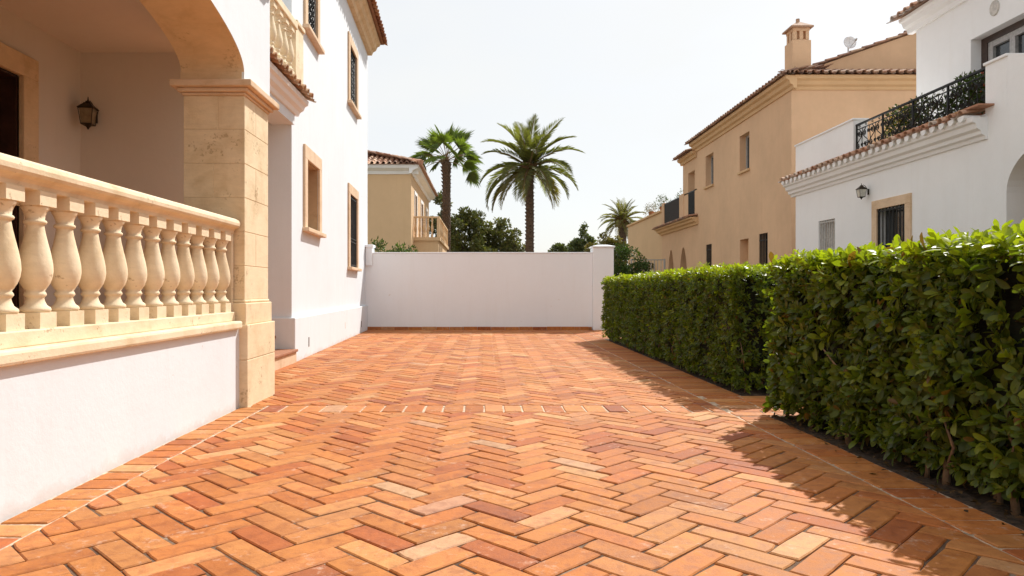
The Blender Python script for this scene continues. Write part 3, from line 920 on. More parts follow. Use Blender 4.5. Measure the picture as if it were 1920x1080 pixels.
# ================================================================== FAR WALL
fw = thing('boundary_wall', (0, 17.7, 0), 'long white rendered boundary wall closing the end of the driveway', 'wall')
b = MB(); b.box(-2.98, 2.66, 17.6, 17.85, -0.05, 1.90); b.build('wall', 'white_b', fw, bevel=0.01)
b = MB(); b.box(-2.98, 2.66, 17.585, 17.865, 1.90, 1.928); b.build('coping', 'white_b', fw, bevel=0.012)
b = MB(); b.box(2.66, 3.17, 17.5, 18.0, -0.05, 2.04); o = b.build('end_post', 'white_b', fw, bevel=0.012)
b = MB(); b.box(2.63, 3.20, 17.47, 18.03, 2.04, 2.075)
p4 = [(2.63, 17.47, 2.075), (3.20, 17.47, 2.075), (3.20, 18.03, 2.075), (2.63, 18.03, 2.075), (2.80, 17.64, 2.115), (3.03, 17.64, 2.115), (3.03, 17.86, 2.115), (2.80, 17.86, 2.115)]
b.add(p4, [(0, 1, 5, 4), (1, 2, 6, 5), (2, 3, 7, 6), (3, 0, 4, 7), (4, 5, 6, 7)])
b.build('post_cap', 'white_b', o, bevel=0.006)
b = MB(); b.box(-2.96, -2.80, 17.53, 17.9, 1.60, 2.05); o = b.build('wall_post', 'white_b', fw)
b = MB(); b.box(-2.97, -2.775, 17.50, 17.93, 2.05, 2.115); b.build('post_cap', 'white_b', o, bevel=0.01)
b = MB()
x = -2.94
while x < 2.62:
    e = min(x + 0.34 * random.uniform(.95, 1.05), 2.64)
    b.box(x + .004, e - .004, 17.545, 17.602, -0.02, 0.078 + random.uniform(-.004, .004), tuple(q * 0.95 for q in brick_col())); x = e
b.build('skirting', 'brick', fw)

# ================================================================== HEDGES
def hedge(name, x0, x1, y0, y1, zt, label, leaf, n_spr, kind, zb=0.16, nl=7, stem_gap=0.32, rough=0.05):
    t = thing(name, ((x0 + x1) / 2, (y0 + y1) / 2, 0), label, 'hedge', 'clipped hedges along the driveway')
    # added dark filler box, roughened: blocks see-through and makes the shadow solid
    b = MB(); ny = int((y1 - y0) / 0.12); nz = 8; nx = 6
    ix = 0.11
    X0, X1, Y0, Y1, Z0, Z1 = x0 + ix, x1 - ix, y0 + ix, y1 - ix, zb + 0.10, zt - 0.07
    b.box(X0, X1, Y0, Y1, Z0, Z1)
    o = b.build('filler_core', 'core', t)
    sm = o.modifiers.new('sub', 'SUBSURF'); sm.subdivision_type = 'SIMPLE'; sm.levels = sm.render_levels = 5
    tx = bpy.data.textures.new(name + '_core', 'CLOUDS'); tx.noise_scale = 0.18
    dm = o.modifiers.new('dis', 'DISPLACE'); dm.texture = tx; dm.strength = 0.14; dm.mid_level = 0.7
    # one stem per plant along the front
    y = y0 + 0.15
    while y < y1:
        s = MB()
        px, py = x0 + random.uniform(.10, .2), y + random.uniform(-.06, .06); pts = []
        r0 = random.uniform(.009, .02) if kind == 'big' else 0.013
        for q in range(6):
            pts.append((px, py, -0.03 + q * 0.11)); px += random.uniform(-.02, .03); py += random.uniform(-.04, .04)
        s.tube(pts, [r0 * 1.5, r0, r0 * .95, r0 * .85, r0 * .7, r0 * .5], 7)
        for _ in range(random.choice((1, 2))):
            k = random.choice((1, 2, 3))
            s.tube([pts[k], (pts[k][0] - .05, pts[k][1] + random.uniform(-.15, .15), pts[k][2] + .14), (pts[k][0] - .07, pts[k][1] + random.uniform(-.2, .2), pts[k][2] + .3)], [r0 * .6, r0 * .5, r0 * .3], 5)
        s.build('stem', 'stem', t, smooth=True)
        y += stem_gap * random.uniform(.6, 1.4)
    # shoots over the faces
    fa = [('f', (y1 - y0) * (zt - zb)), ('t', (y1 - y0) * (x1 - x0)), ('b', (y1 - y0) * (zt - zb) * 0.35), ('n', (x1 - x0) * (zt - zb)), ('e', (x1 - x0) * (zt - zb))]
    tot = sum(a for _, a in fa)
    P = []; A = []
    for key, a in fa:
        n = int(n_spr * a / tot)
        u = RNG.uniform(0, 1, n); v = RNG.uniform(0, 1, n)
        dep = RNG.uniform(0, 1, n) ** 1.5 * 0.14
        if key in 'fb':
            yy = y0 + (y1 - y0) * u; zz = zb + (zt - zb) * v
            zz = np.where(RNG.uniform(0, 1, n) < 0.12, zz - 0.06, zz)
            bul = rough * np.sin(yy * 3.1 + 1.3 * np.sin(zz * 4)) * np.cos(zz * 3.7 + yy) + rough * 0.6 * np.sin(yy * 9 + zz * 7)
            tuck = np.clip((zb + 0.25 - zz) / 0.3, 0, 1) * 0.06 + np.clip((zz - zt + 0.09) / 0.09, 0, 1) * 0.04
            sgn = -1 if key == 'f' else 1
            xx = (x0 if key == 'f' else x1) - sgn * (dep + tuck) + bul * 0.7
            P.append(np.stack([xx, yy, zz], 1)); ax = np.tile([sgn * 1.0, 0, 0.35], (n, 1))
        elif key == 't':
            yy = y0 + (y1 - y0) * u; xx = x0 + (x1 - x0) * v
            zz = zt - dep * 0.8 + rough * 0.5 * np.sin(yy * 4.2 + xx * 5) + np.where(RNG.uniform(0, 1, n) < 0.06, RNG.uniform(0, 0.05, n), 0)
            P.append(np.stack([xx, yy, zz], 1)); ax = np.tile([0, 0, 1.0], (n, 1))
        else:
            sgn = -1 if key == 'n' else 1
            xx = x0 + (x1 - x0) * u; zz = zb + (zt - zb) * v
            yy = (y0 if key == 'n' else y1) - sgn * dep + rough * np.sin(xx * 7 + zz * 5) * .6
            P.append(np.stack([xx, yy, zz], 1)); ax = np.tile([0, sgn * 1.0, 0.35], (n, 1))
        A.append(ax + RNG.normal(0, 0.42, (n, 3)))
    P = np.concatenate(P); A = np.concatenate(A)
    n = len(P)
    size = leaf * RNG.uniform(0.75, 1.2, n)
    lp, ld, lu, ls = sprigs(P, A, nl, size)
    m = len(lp)
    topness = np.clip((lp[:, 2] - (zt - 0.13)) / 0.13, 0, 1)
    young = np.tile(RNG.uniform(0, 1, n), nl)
    base = np.array([0.092, 0.132, 0.015]); yng_lit = np.array([0.330, 0.390, 0.022]); old = np.array([0.036, 0.062, 0.010])  # top colour: young growth plus the sunlit brightness painted in
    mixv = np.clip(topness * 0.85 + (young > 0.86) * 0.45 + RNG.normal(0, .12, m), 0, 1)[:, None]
    col = base * (1 - mixv) + yng_lit * mixv
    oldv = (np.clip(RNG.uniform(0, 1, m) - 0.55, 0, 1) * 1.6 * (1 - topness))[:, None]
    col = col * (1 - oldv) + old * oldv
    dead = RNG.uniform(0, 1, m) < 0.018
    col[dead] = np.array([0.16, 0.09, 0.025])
    keep = lp[:, 2] > 0.05
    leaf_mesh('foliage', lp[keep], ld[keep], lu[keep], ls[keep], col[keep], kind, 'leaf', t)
    return t
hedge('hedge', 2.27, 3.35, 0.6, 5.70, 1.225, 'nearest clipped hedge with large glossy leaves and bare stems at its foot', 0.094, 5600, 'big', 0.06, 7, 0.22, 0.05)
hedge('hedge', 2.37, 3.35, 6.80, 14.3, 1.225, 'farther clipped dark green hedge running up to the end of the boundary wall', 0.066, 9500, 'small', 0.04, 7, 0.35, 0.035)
# fallen leaves on the near bed
n = 420
fp = np.stack([2.22 + np.abs(RNG.normal(0, 0.22, n)) - 0.10 * (RNG.uniform(0, 1, n) < .2), RNG.uniform(1.8, 5.6, n), RNG.uniform(0.006, 0.02, n)], 1)
fd = rand_unit(n); fd[:, 2] *= 0.2
fu = np.tile([0, 0, 1.0], (n, 1)) + RNG.normal(0, .35, (n, 3))
fc = np.array([[0.10, 0.055, 0.022]]) * RNG.uniform(.4, 1.5, (n, 1))
o = leaf_mesh('leaf_litter', fp, fd, fu, RNG.uniform(.02, .06, n), fc, 'small', 'leaf_far', None, origin=(2.5, 3.6, 0))
struct(o, 'stuff'); o['label'] = 'dry fallen leaves scattered on the dark soil under the near hedge'

# ================================================================== WHITE HOUSE (right)
wh = thing('white_house', (9.0, 12.0, 0), 'white rendered house on the right with tiled terrace edge and iron balcony railing', 'house')
RF = frame((7.0, 0, 0), (0, 1, 0), (-1, 0, 0))      # driveway side of the lower block; u = y
w = MB()
holes = [(14.2, 14.9, 1.15, 2.43), (11.8, 12.65, 1.15, 2.43)]
AY0, AY1, AZS = 7.75, 9.53, 2.30
w.panel(RF, 9.53, 16.0, 0, 3.46, holes, 0.16)
w.panel(RF, 4.0, AY0, 0, 3.46)
ac, ar, ah = (AY0 + AY1) / 2, (AY1 - AY0) / 2, 0.62
NA = 24
pts = [(ac + ar * math.cos(PI * i / NA), AZS + ah * math.sin(PI * i / NA)) for i in range(NA + 1)]
for (ya, za), (yb, zb_) in zip(pts, pts[1:]):
    w.quad(RF(ya, 0, za), RF(yb, 0, zb_), RF(yb, 0, 3.46), RF(ya, 0, 3.46))
    w.quad(RF(ya, 0, za), RF(yb, 0, zb_), RF(yb, -0.3, zb_), RF(ya, -0.3, za))
for yy in (AY0, AY1): w.quad(RF(yy, 0, 0), RF(yy, -0.3, 0), RF(yy, -0.3, AZS), RF(yy, 0, AZS))
w.panel(frame((7.0, 16.0, 0), (1, 0, 0), (0, 1, 0)), 0, 8, 0, 3.46)
w.panel(frame((7.0, 4.0, 0), (1, 0, 0), (0, -1, 0)), 0, 8, 0, 3.46)
w.box(7.27, 15, 4.0, 15.99, 3.42, 3.455)
# parapets on the terrace
w.box(7.0, 7.27, 13.49, 16.0, 3.46, 4.22)
w.box(7.27, 8.0, 15.75, 15.999, 3.46, 4.0)
w.box(7.0, 8.4, 9.52, 9.93, 3.46, 4.13)
rk = [(9.518, 4.172), (7.45, 3.46), (9.518, 3.46)]
w.add([(7.0, y_, z_) for y_, z_ in rk] + [(7.28, y_, z_) for y_, z_ in rk], [(0, 1, 2), (5, 4, 3), (0, 3, 4, 1)])
w.build('wall', 'white_r', wh, recalc=False)
b = MB(); b.box(6.975, 7.295, 13.47, 16.02, 4.22, 4.26); b.build('parapet_cap', 'white_r', wh, bevel=0.01)
b = MB(); b.box(6.975, 8.42, 9.50, 9.95, 4.13, 4.172)
b.build('parapet_cap', 'white_r', wh, bevel=0.01)
pb = MB(); pb.quad((7.9, 7.0, 0), (7.9, 10.5, 0), (7.9, 10.5, 3.4), (7.9, 7.0, 3.4)); pb.quad((7.3, 10.4, 0), (7.9, 10.4, 0), (7.9, 10.4, 3.4), (7.3, 10.4, 3.4))
pb.build('porch_interior', 'ochre_pale', wh, recalc=False)
# upper block
UF = frame((8.3, 0, 0), (0, 1, 0), (-1, 0, 0))
w = MB(); w.panel(UF, 3.0, 13.66, 3.46, 6.0, [(10.9, 12.13, 3.75, 5.27)], 0.26)
w.panel(frame((8.3, 13.66, 0), (1, 0, 0), (0, 1, 0)), 0, 7, 3.46, 6.0); w.panel(frame((8.3, 3.0, 0), (1, 0, 0), (0, -1, 0)), 0, 7, 3.46, 6.0)
w.build('upper_wall', 'white_r', wh, recalc=False)
f = MB()
f.fbox(UF, 10.9, 12.13, -0.27, -0.255, 3.75, 5.27); wn = f.build('window', 'glass', wh)
f = MB()
f.fbox(UF, 11.99, 12.13, -0.254, -0.18, 3.75, 5.27); f.fbox(UF, 10.9, 11.99, -0.254, -0.18, 5.17, 5.27); f.fbox(UF, 10.9, 11.0, -0.254, -0.18, 3.75, 5.17)
f.build('frame', 'frame_b', wn)
f = MB()
for a, b2 in ((11.88, 11.99), (11.38, 11.50), (11.0, 11.08)): f.fbox(UF, a, b2, -0.254, -0.20, 3.75, 5.07)
f.fbox(UF, 11.0, 11.99, -0.254, -0.20, 5.07, 5.168)
f.build('sash', 'frame_g', wn)
md = MB(); NSG = 20
c0 = UF(11.55, 0.012, 5.585)
ring = [c0 + Vector((0, math.cos(2 * PI * i / NSG) * .105, math.sin(2 * PI * i / NSG) * .125)) for i in range(NSG)]
md.add([r + Vector((-.012, 0, 0)) for r in ring] + [r + Vector((.03, 0, 0)) for r in ring], [tuple(range(NSG))] + [(i, (i + 1) % NSG, (i + 1) % NSG + NSG, i + NSG) for i in range(NSG)])
md.build('medallion', 'curtain', wh, bevel=0.01)
# upper eave
c = MB(); c.extr(UF, [(-0.05, 5.98), (0.05, 5.98), (0.07, 6.06), (0.14, 6.10), (0.17, 6.18), (0.22, 6.20), (0.23, 6.26), (-0.05, 6.26)], 3.0, 13.86)
c.extr(frame((8.3, 13.66, 0), (1, 0, 0), (0, 1, 0)), [(-0.05, 5.98), (0.05, 5.98), (0.07, 6.06), (0.14, 6.10), (0.17, 6.18), (0.195, 6.20), (0.197, 6.258), (-0.05, 6.258)], 0.01, 7)
c.build('upper_cornice', 'white_r', wh, bevel=0.004)
wpal = [(0.62, 0.5, 0.42), (0.55, 0.36, 0.26), (0.68, 0.6, 0.54), (0.5, 0.3, 0.2), (0.6, 0.52, 0.47)]
rf = MB(); tile_field(rf, (7.98, 3.0, 6.275), (0, 1, 0), (0.93, 0, 0.36), 50, 8, 0.22, 0.38, wpal)
rf.quad((8.0, 3.0, 6.262), (8.0, 13.95, 6.262), (11.6, 13.95, 7.64), (11.6, 3.0, 7.64), (0.4, 0.25, 0.17)); rf.quad((15.2, 3.0, 6.262), (15.2, 13.95, 6.262), (11.6, 13.95, 7.64), (11.6, 3.0, 7.64), (0.4, 0.25, 0.17))
rf.build('roof', 'tile', wh, recalc=False)
# lower cornice and its tile edge
c = MB(); c.extr(RF, [(-0.05, 3.10), (0.03, 3.10), (0.045, 3.15), (0.09, 3.17), (0.10, 3.22), (0.15, 3.25), (0.17, 3.32), (0.21, 3.34), (0.22, 3.41), (-0.05, 3.41)], 9.88, 16.18)
c.extr(frame((7.0, 16.0, 0), (1, 0, 0), (0, 1, 0)), [(-0.05, 3.10), (0.03, 3.10), (0.045, 3.15), (0.09, 3.17), (0.10, 3.22), (0.15, 3.25), (0.178, 3.32), (0.178, 3.408), (-0.05, 3.408)], -0.02, 8)
c.build('cornice', 'white_r', wh, bevel=0.004)
tl = MB(); tile_field(tl, (6.73, 9.95, 3.455), (0, 1, 0), (0.97, 0, 0.22), 29, 1, 0.215, 0.34, [(0.60, 0.36, 0.24), (0.66, 0.46, 0.34), (0.56, 0.30, 0.19), (0.7, 0.58, 0.48)])
tl.build('eave_tiles', 'tile', wh, recalc=False)
te = MB()
for i in range(29):
    yc_ = 9.95 + 0.215 * (i + .5); rr_ = 0.072
    pr_ = [(yc_ + rr_ * math.cos(a_), 3.452 - rr_ * 1.15 * math.sin(a_)) for a_ in [PI * q / 8 for q in range(9)]]
    te.add([(6.735, y_, z_) for y_, z_ in pr_] + [(6.97, y_, z_) for y_, z_ in pr_], [tuple(range(9)), tuple(range(17, 8, -1))] + [(q, q + 1, q + 10, q + 9) for q in range(8)] + [(0, 9, 17, 8)])
te.build('tile_undersides', 'white_r', wh)
ec = MB(); 
y = 9.75
while y < 16.1:
    e = y + 0.3; ec.box(6.78, 7.0, y + .003, e - .003, 3.535, 3.56 + random.uniform(-.004, .004), tuple(v * random.uniform(.8, 1.1) for v in (0.46, 0.22, 0.12))); y = e
ec.build('edge_tiles', 'tile', wh)
# lower windows
def bars_window(u0, u1, z0, z1, mat, nb, frame_w=0.0, gl='glass', nn=-0.05):
    if frame_w:
        f = MB(); s = frame_w
        f.fbox(RF, u0 - s, u0, -0.04, 0.03, z0, z1); f.fbox(RF, u1, u1 + s, -0.04, 0.03, z0, z1); f.fbox(RF, u0 - s, u1 + s, -0.04, 0.03, z1, z1 + s)
        o = f.build('window', 'stone_w', wh, bevel=0.006)
        p = MB(); p.fbox(RF, u0, u1, -0.165, -0.15, z0, z1); p.build('pane', gl, o)
    else:
        p = MB(); p.fbox(RF, u0, u1, -0.165, -0.15, z0, z1); o = p.build('window', gl, wh)
    g = MB()
    for i in range(nb):
        u = u0 + (u1 - u0) * (i + 0.5) / nb
        g.tube([RF(u, nn, z0), RF(u, nn, z1)], 0.011, 6)
    for z in (z0 + 0.1, z0 + 0.62, z1 - 0.04): g.fbox(RF, u0, u1, nn - .006, nn + .006, z - .014, z + .014)
    g.build('grille', mat, o, recalc=False)
bars_window(11.8, 12.65, 1.15, 2.43, 'iron', 8, 0.16, 'glass', 0.0)
bars_window(14.2, 14.9, 1.15, 2.43, 'iron_w', 7, 0, 'curtain', -0.02)
lantern(6.865, 12.95, 2.78, 0.125, wallx=7.0, glass='lampglass_l', label='small lantern on the white wall of the right house above the hedge')
# wrought iron balcony railing
rl = MB(); sc_ = MB()
rb = thing('balcony_railing', (7.06, 11.7, 3.58), 'black wrought iron scrollwork railing along the terrace of the white house', 'railing')
RX = frame((7.06, 0, 0), (0, 1, 0), (-1, 0, 0))
y0, y1 = 9.935, 13.485
rl.fbox(RX, y0, y1, -.022, .022, 4.105, 4.135); rl.fbox(RX, y0, y1, -.012, .012, 3.60, 3.62); rl.fbox(RX, y0, y1, -.01, .01, 4.02, 4.035)
rl.build('rail', 'iron', rb)
npan = 16
for i in range(npan + 1):
    u = y0 + (y1 - y0) * i / npan
    if i % 4 == 0: sc_.fbox(RX, u - .014, u + .014, -.014, .014, 3.57, 4.12)
    if i == npan: break
    um = u + (y1 - y0) / npan / 2; W = (y1 - y0) / npan / 2
    # S-shaped bar with curls at both ends
    sgn = 1 if i % 2 else -1
    pth = []
    for q in range(13):
        t = q / 12; pth.append(RX(um + sgn * W * 0.85 * math.sin(t * 2 * PI), 0.005, 3.63 + 0.38 * t))
    sc_.tube(pth, 0.010, 4)
    sc_.tube([RX(u, 0, 3.62), RX(u + W * .3 * sgn, 0, 3.8), RX(u, 0, 4.03)], 0.008, 4)
    for (cz, fl, up) in ((3.70, sgn, 1), (3.93, -sgn, -1)):
        sc_.tube(scroll(None, lambda a, b_, c_: RX(a, 0.012, c_), um + fl * W * .35, cz, 0.062, 12, flip=fl, up=up), 0.009, 4)
        sc_.tube(scroll(None, lambda a, b_, c_: RX(a, -0.012, c_), um - fl * W * .5, cz + .02, 0.045, 10, flip=-fl, up=up), 0.008, 4)
    sc_.tube(scroll(None, lambda a, b_, c_: RX(a, 0.0, c_), um, 4.07, 0.032, 8, turn=1.0), 0.006, 4)
sc_.build('scrollwork', 'iron', rb, recalc=False)

# potted shrubs on the balcony
def leaf_ball(centres, n, leaf, col, jit=0.3, flat=1.0, up=0.4, shell=0.55):
    """leaf arrays filling a set of blobs (x, y, z, r)"""
    cs = np.array(centres, float)
    wts = cs[:, 3] ** 2; wts = wts / wts.sum()
    idx = RNG.choice(len(cs), n, p=wts)
    d = rand_unit(n)
    rr = cs[idx, 3] * (shell + (1 - shell) * RNG.uniform(0, 1, n) ** 0.5) * (1 + 0.16 * np.sin(d[:, 0] * 7 + idx) + 0.14 * np.sin(d[:, 2] * 8 + d[:, 1] * 6 + idx * 2))
    pos = cs[idx, :3] + d * rr[:, None] * np.array([1, 1, flat])
    dirs = d + RNG.normal(0, 0.7, (n, 3)) + np.array([0, 0, up])
    ups = d * 0.6 + RNG.normal(0, 0.6, (n, 3)) + np.array([0, 0, 0.5])
    c = np.array(col)[None] * RNG.uniform(1 - jit, 1 + jit, (n, 1)) * (1 + 0.25 * np.sin(idx * 2.3))[:, None]
    c[:, 0] *= RNG.uniform(.85, 1.25, n)
    return pos, dirs, ups, leaf * RNG.uniform(.6, 1.3, n), c
def potted(x, y, z, h, r, label, col, n=520, blobs=None, flowers=None):
    t = thing('potted_shrub', (x, y, z), label, 'potted plant', 'potted shrubs on the terraces')
    b = MB(); b.lathe((x, y, z), [(.10, 0.0), (.13, .12), (.15, .22), (.165, .23), (.165, .26), (.14, .26)], 16); b.build('pot', 'pot', t, smooth=False)
    s = MB()
    for k in range(5):
        a = random.uniform(0, 2 * PI)
        s.tube([(x, y, z + .22), (x + .05 * math.cos(a), y + .08 * math.sin(a), z + .3), (x + .12 * math.cos(a), y + .2 * math.sin(a), z + h * .8)], [.014, .01, .005], 5)
    s.build('stem', 'stem', t)
    bl = blobs or [(x, y, z + h * .62, r), (x, y + r * .8, z + h * .5, r * .8), (x, y - r * .8, z + h * .55, r * .8), (x, y + .1, z + h * .85, r * .6)]
    pz, dz, uz, sz, cz = leaf_ball(bl, n, 0.075, col)
    if flowers is not None:
        k = int(n * .06); cz[:k] = np.array(flowers)
    leaf_mesh('foliage', pz, dz, uz, sz, cz, 'small', 'leaf_far', t)
    return t
potted(7.42, 12.55, 3.455, 0.78, 0.26, 'bushy plant with yellow flowers behind the far end of the iron railing', (0.06, 0.085, 0.02), 1000, flowers=(0.5, 0.33, 0.05))
potted(7.42, 11.95, 3.455, 0.80, 0.26, 'pale leggy shrub rising above the middle of the iron railing', (0.075, 0.09, 0.035), 700)
potted(7.40, 10.75, 3.455, 0.80, 0.28, 'broad dark green shrub behind the iron railing left of the white pier', (0.055, 0.085, 0.018), 1300)
potted(7.38, 10.2, 3.455, 0.72, 0.22, 'small shrub with reddish flowers tight against the white parapet pier', (0.05, 0.08, 0.02), 480, flowers=(0.35, 0.06, 0.03))

# ================================================================== OCHRE HOUSE (right, behind)
oh = thing('ochre_house', (12.0, 24.0, 0), 'large ochre house with tiled roof and square chimney behind the white house', 'house')
OF = frame((8.2, 0, 0), (0, 1, 0), (-1, 0, 0))
OC = frame((8.2, 19.0, 0), (1, 0, 0), (0, -1, 0))
w = MB()
ow = [(25.5, 26.4, 4.80, 5.95), (22.03, 22.87, 4.77, 5.93), (22.1, 22.85, 0.0, 2.60), (20.6, 21.26, 1.2, 2.66), (25.7, 26.35, 1.2, 2.66)]
w.panel(OF, 19.0, 27.5, 0, 6.72, ow, 0.25)
w.panel(OC, 0, 9, 0, 6.72)
w.panel(frame((8.2, 27.5, 0), (1, 0, 0), (0, 1, 0)), 0, 9, 0, 6.72)
# raised gable behind the front roof slope
gz = [(9.2, 6.7), (17.0, 6.7), (17.0, 8.0), (12.45, 8.42), (9.2, 7.3)]
w.add([(x, 20.4, z) for x, z in gz] + [(x, 26, z) for x, z in gz], [(0, 1, 2, 3, 4), (9, 8, 7, 6, 5), (0, 4, 9, 5), (1, 6, 7, 2)])
w.build('wall', 'ochre', oh, recalc=False)
c = MB()
PR = [(-0.05, 6.34), (0.04, 6.34), (0.06, 6.42), (0.13, 6.46), (0.16, 6.55), (0.24, 6.59), (0.26, 6.68), (-0.05, 6.68)]
c.extr(OF, PR, 18.76, 27.7); c.extr(OC, [(n_ - .003 if n_ > 0 else n_, z_ + .0015) for n_, z_ in PR], -0.02, 9)
c.build('cornice', 'ochre_trim', oh, bevel=0.004)
opal = [(0.42, 0.24, 0.15), (0.36, 0.19, 0.12), (0.5, 0.33, 0.22), (0.30, 0.17, 0.12), (0.46, 0.32, 0.24)]
rf = MB()
tile_field(rf, (7.86, 18.66, 6.70), (0, 1, 0), (0.95, 0, 0.31), 42, 5, 0.22, 0.38, opal)
tile_field(rf, (7.86, 18.66, 6.70), (1, 0, 0), (0, 0.95, 0.31), 40, 5, 0.22, 0.38, opal)
hip_trim(rf, 7.86, 18.66, 6.70, 0.326, 0.17)
rf.quad((7.9, 18.7, 6.685), (7.9, 27.8, 6.685), (10.4, 27.8, 7.5), (10.4, 20.7, 7.4), (0.36, 0.2, 0.13))
rf.quad((7.9, 18.7, 6.685), (17, 18.7, 6.685), (17, 20.6, 7.32), (10.3, 20.6, 7.32), (0.36, 0.2, 0.13))
# verge tiles on the gable and roof behind
SG = Vector((3.25, 0, 1.12)).normalized()
tile_field(rf, (9.1, 20.28, 7.30), (0, 1, 0), SG, 26, 10, 0.22, 0.37, opal)
SG2 = Vector((-4.55, 0, 0.42)).normalized()
tile_field(rf, (17.0, 20.28, 8.03), (0, 1, 0), SG2, 10, 13, 0.22, 0.37, opal)
rf.build('roof', 'tile', oh, recalc=False)
ch = MB(); ch.box(8.36, 8.87, 19.3, 19.82, 6.6, 7.80); ch.box(8.40, 8.83, 19.34, 19.78, 7.80, 7.83)
cho = ch.build('chimney', 'ochre', oh, bevel=0.012)
cl = MB()
for (a, b2) in ((8.40, 8.49), (8.57, 8.66), (8.74, 8.83)):
    for (c1, d1) in ((19.34, 19.43), (19.69, 19.78)): cl.box(a, b2, c1, d1, 7.83, 8.12)
for (c1, d1) in ((19.5, 19.61),): cl.box(8.40, 8.49, c1, d1, 7.83, 8.12); cl.box(8.74, 8.83, c1, d1, 7.83, 8.12)
cl.box(8.39, 8.84, 19.33, 19.79, 8.06, 8.14); cl.box(8.50, 8.73, 19.44, 19.68, 7.83, 8.05)
cl.build('chimney_lantern', 'ochre', cho)
cp = MB(); pz_ = [(8.31, 19.25), (8.92, 19.25), (8.92, 19.87), (8.31, 19.87)]
cp.add([(x, y, 8.14) for x, y in pz_] + [(x, y, 8.18) for x, y in pz_] + [(8.615, 19.56, 8.40)], [(0, 1, 5, 4), (1, 2, 6, 5), (2, 3, 7, 6), (3, 0, 4, 7), (4, 5, 8), (5, 6, 8), (6, 7, 8), (7, 4, 8), (3, 2, 1, 0)], (0.42, 0.26, 0.17))
cp.tube([(8.615, 19.56, 8.36), (8.615, 19.56, 8.46)], 0.05, 6, (0.42, 0.26, 0.17))
cp.build('chimney_cap', 'tile', cho)
def o_window(i, kind):
    u0, u1, z0, z1 = ow[i]
    if kind == 'recess':
        p = MB(); p.fbox(OF, u0, u1, -0.27, -0.25, z0, z1); p.build('door', 'ochre_trim', oh); return
    p = MB(); p.fbox(OF, u0, u1, -0.26, -0.245, z0, z1); o = p.build('window', 'glass', oh)
    f = MB()
    um = (u0 + u1) / 2
    for a, b2, c1, d1 in ((u0, u0 + .07, z0, z1), (u1 - .07, u1, z0, z1), (um - .04, um + .04, z0, z1), (u0 + .07, u1 - .07, z1 - .07, z1 - .001), (u0 + .07, u1 - .07, z0 + .001, z0 + .07)):
        f.fbox(OF, a, b2, -0.244, -0.2, c1, d1)
    f.build('frame', 'frame_g' if kind != 'bars' else 'frame_b', o)
    if kind == 'shut':
        s = MB(); s.fbox(OF, u0 + .02, um, -0.199, -0.16, z0 + .02, z1 - .02); s.build('shutter', 'curtain', o)
    if kind == 'bars':
        g = MB()
        for k in range(6):
            u = u0 + (u1 - u0) * (k + .5) / 6; g.fbox(OF, u - .01, u + .01, -.03, -.01, z0, z1)
        for z in (z0 + .1, z1 - .2): g.fbox(OF, u0, u1, -.03, -.011, z - .012, z + .012)
        g.build('grille', 'iron', o)
    s = MB(); s.fbox(OF, u0 - .06, u1 + .06, -0.02, 0.07, z0 - .07, z0 - .002); s.build('sill', 'ochre_trim', o)
o_window(0, 'shut'); o_window(1, 'plain'); o_window(2, 'recess'); o_window(3, 'bars'); o_window(4, 'bars')
# lower wing with the terrace, loggia and pointed arches
w = MB()
w.panel(OF, 27.5, 29.5, 3.8, 6.42, [(27.85, 28.75, 3.95, 5.7)], 0.3, -0.02)
w.panel(frame((8.22, 29.5, 0), (1, 0, 0), (0, 1, 0)), 0, 6, 3.8, 6.42)
def pointed(u0, u1, zs_, zt_):
    um = (u0 + u1) / 2; out = []
    for i in range(9):
        t = i / 8; out.append((u0 + (um - u0) * t, zs_ + (zt_ - zs_) * math.sin(t * PI / 2) ** 0.8))
    return out + [(2 * um - a, z) for a, z in out[-2::-1]]
cols = [(27.5, 28.9, None), (28.9, 30.0, (28.95, 29.95)), (30.0, 30.9, None), (30.9, 31.9, (30.95, 31.85)), (31.9, 33.0, None)]
for (a, b2, ar_) in cols:
    if ar_ is None: w.panel(OF, a, b2, 0, 3.75, n=-0.02); continue
    pp = pointed(ar_[0], ar_[1], 1.9, 2.75)
    w.panel(OF, a, ar_[0], 0, 3.75, n=-0.02); w.panel(OF, ar_[1], b2, 0, 3.75, n=-0.02)
    for (ya, za), (yb, zb_) in zip(pp, pp[1:]):
        w.quad(OF(ya, -.02, za), OF(yb, -.02, zb_), OF(yb, -.02, 3.75), OF(ya, -.02, 3.75)); w.quad(OF(ya, -.02, za), OF(yb, -.02, zb_), OF(yb, -.4, zb_), OF(ya, -.4, za))
    for yy in ar_: w.quad(OF(yy, -.02, 0), OF(yy, -.4, 0), OF(yy, -.4, 1.9), OF(yy, -.02, 1.9))
w.panel(frame((8.22, 33.0, 0), (1, 0, 0), (0, 1, 0)), 0, 6, 0, 3.75)
w.box(8.22, 14, 27.5, 33.0, 3.74, 3.79)
for (a, b2) in ((29.35, 30.0), (32.6, 33.0)): w.box(8.2, 8.5, a, b2, 3.8, 4.98)
w.build('wing_wall', 'ochre', oh, recalc=False)
b = MB(); b.panel(OF, 28.5, 32.5, 0, 3.0, n=-0.9); b.build('arcade_interior', 'ochre_trim', oh, recalc=False)
b = MB(); b.fbox(OF, 27.85, 28.75, -.34, -.32, 3.95, 5.7); b.build('loggia_door', 'curtain', oh)
c = MB(); c.extr(OF, [(-.05, 3.52), (.05, 3.52), (.08, 3.6), (.18, 3.64), (.2, 3.72), (.3, 3.75), (.3, 3.80), (-.05, 3.80)], 27.3, 33.2); c.build('wing_cornice', 'ochre_trim', oh)
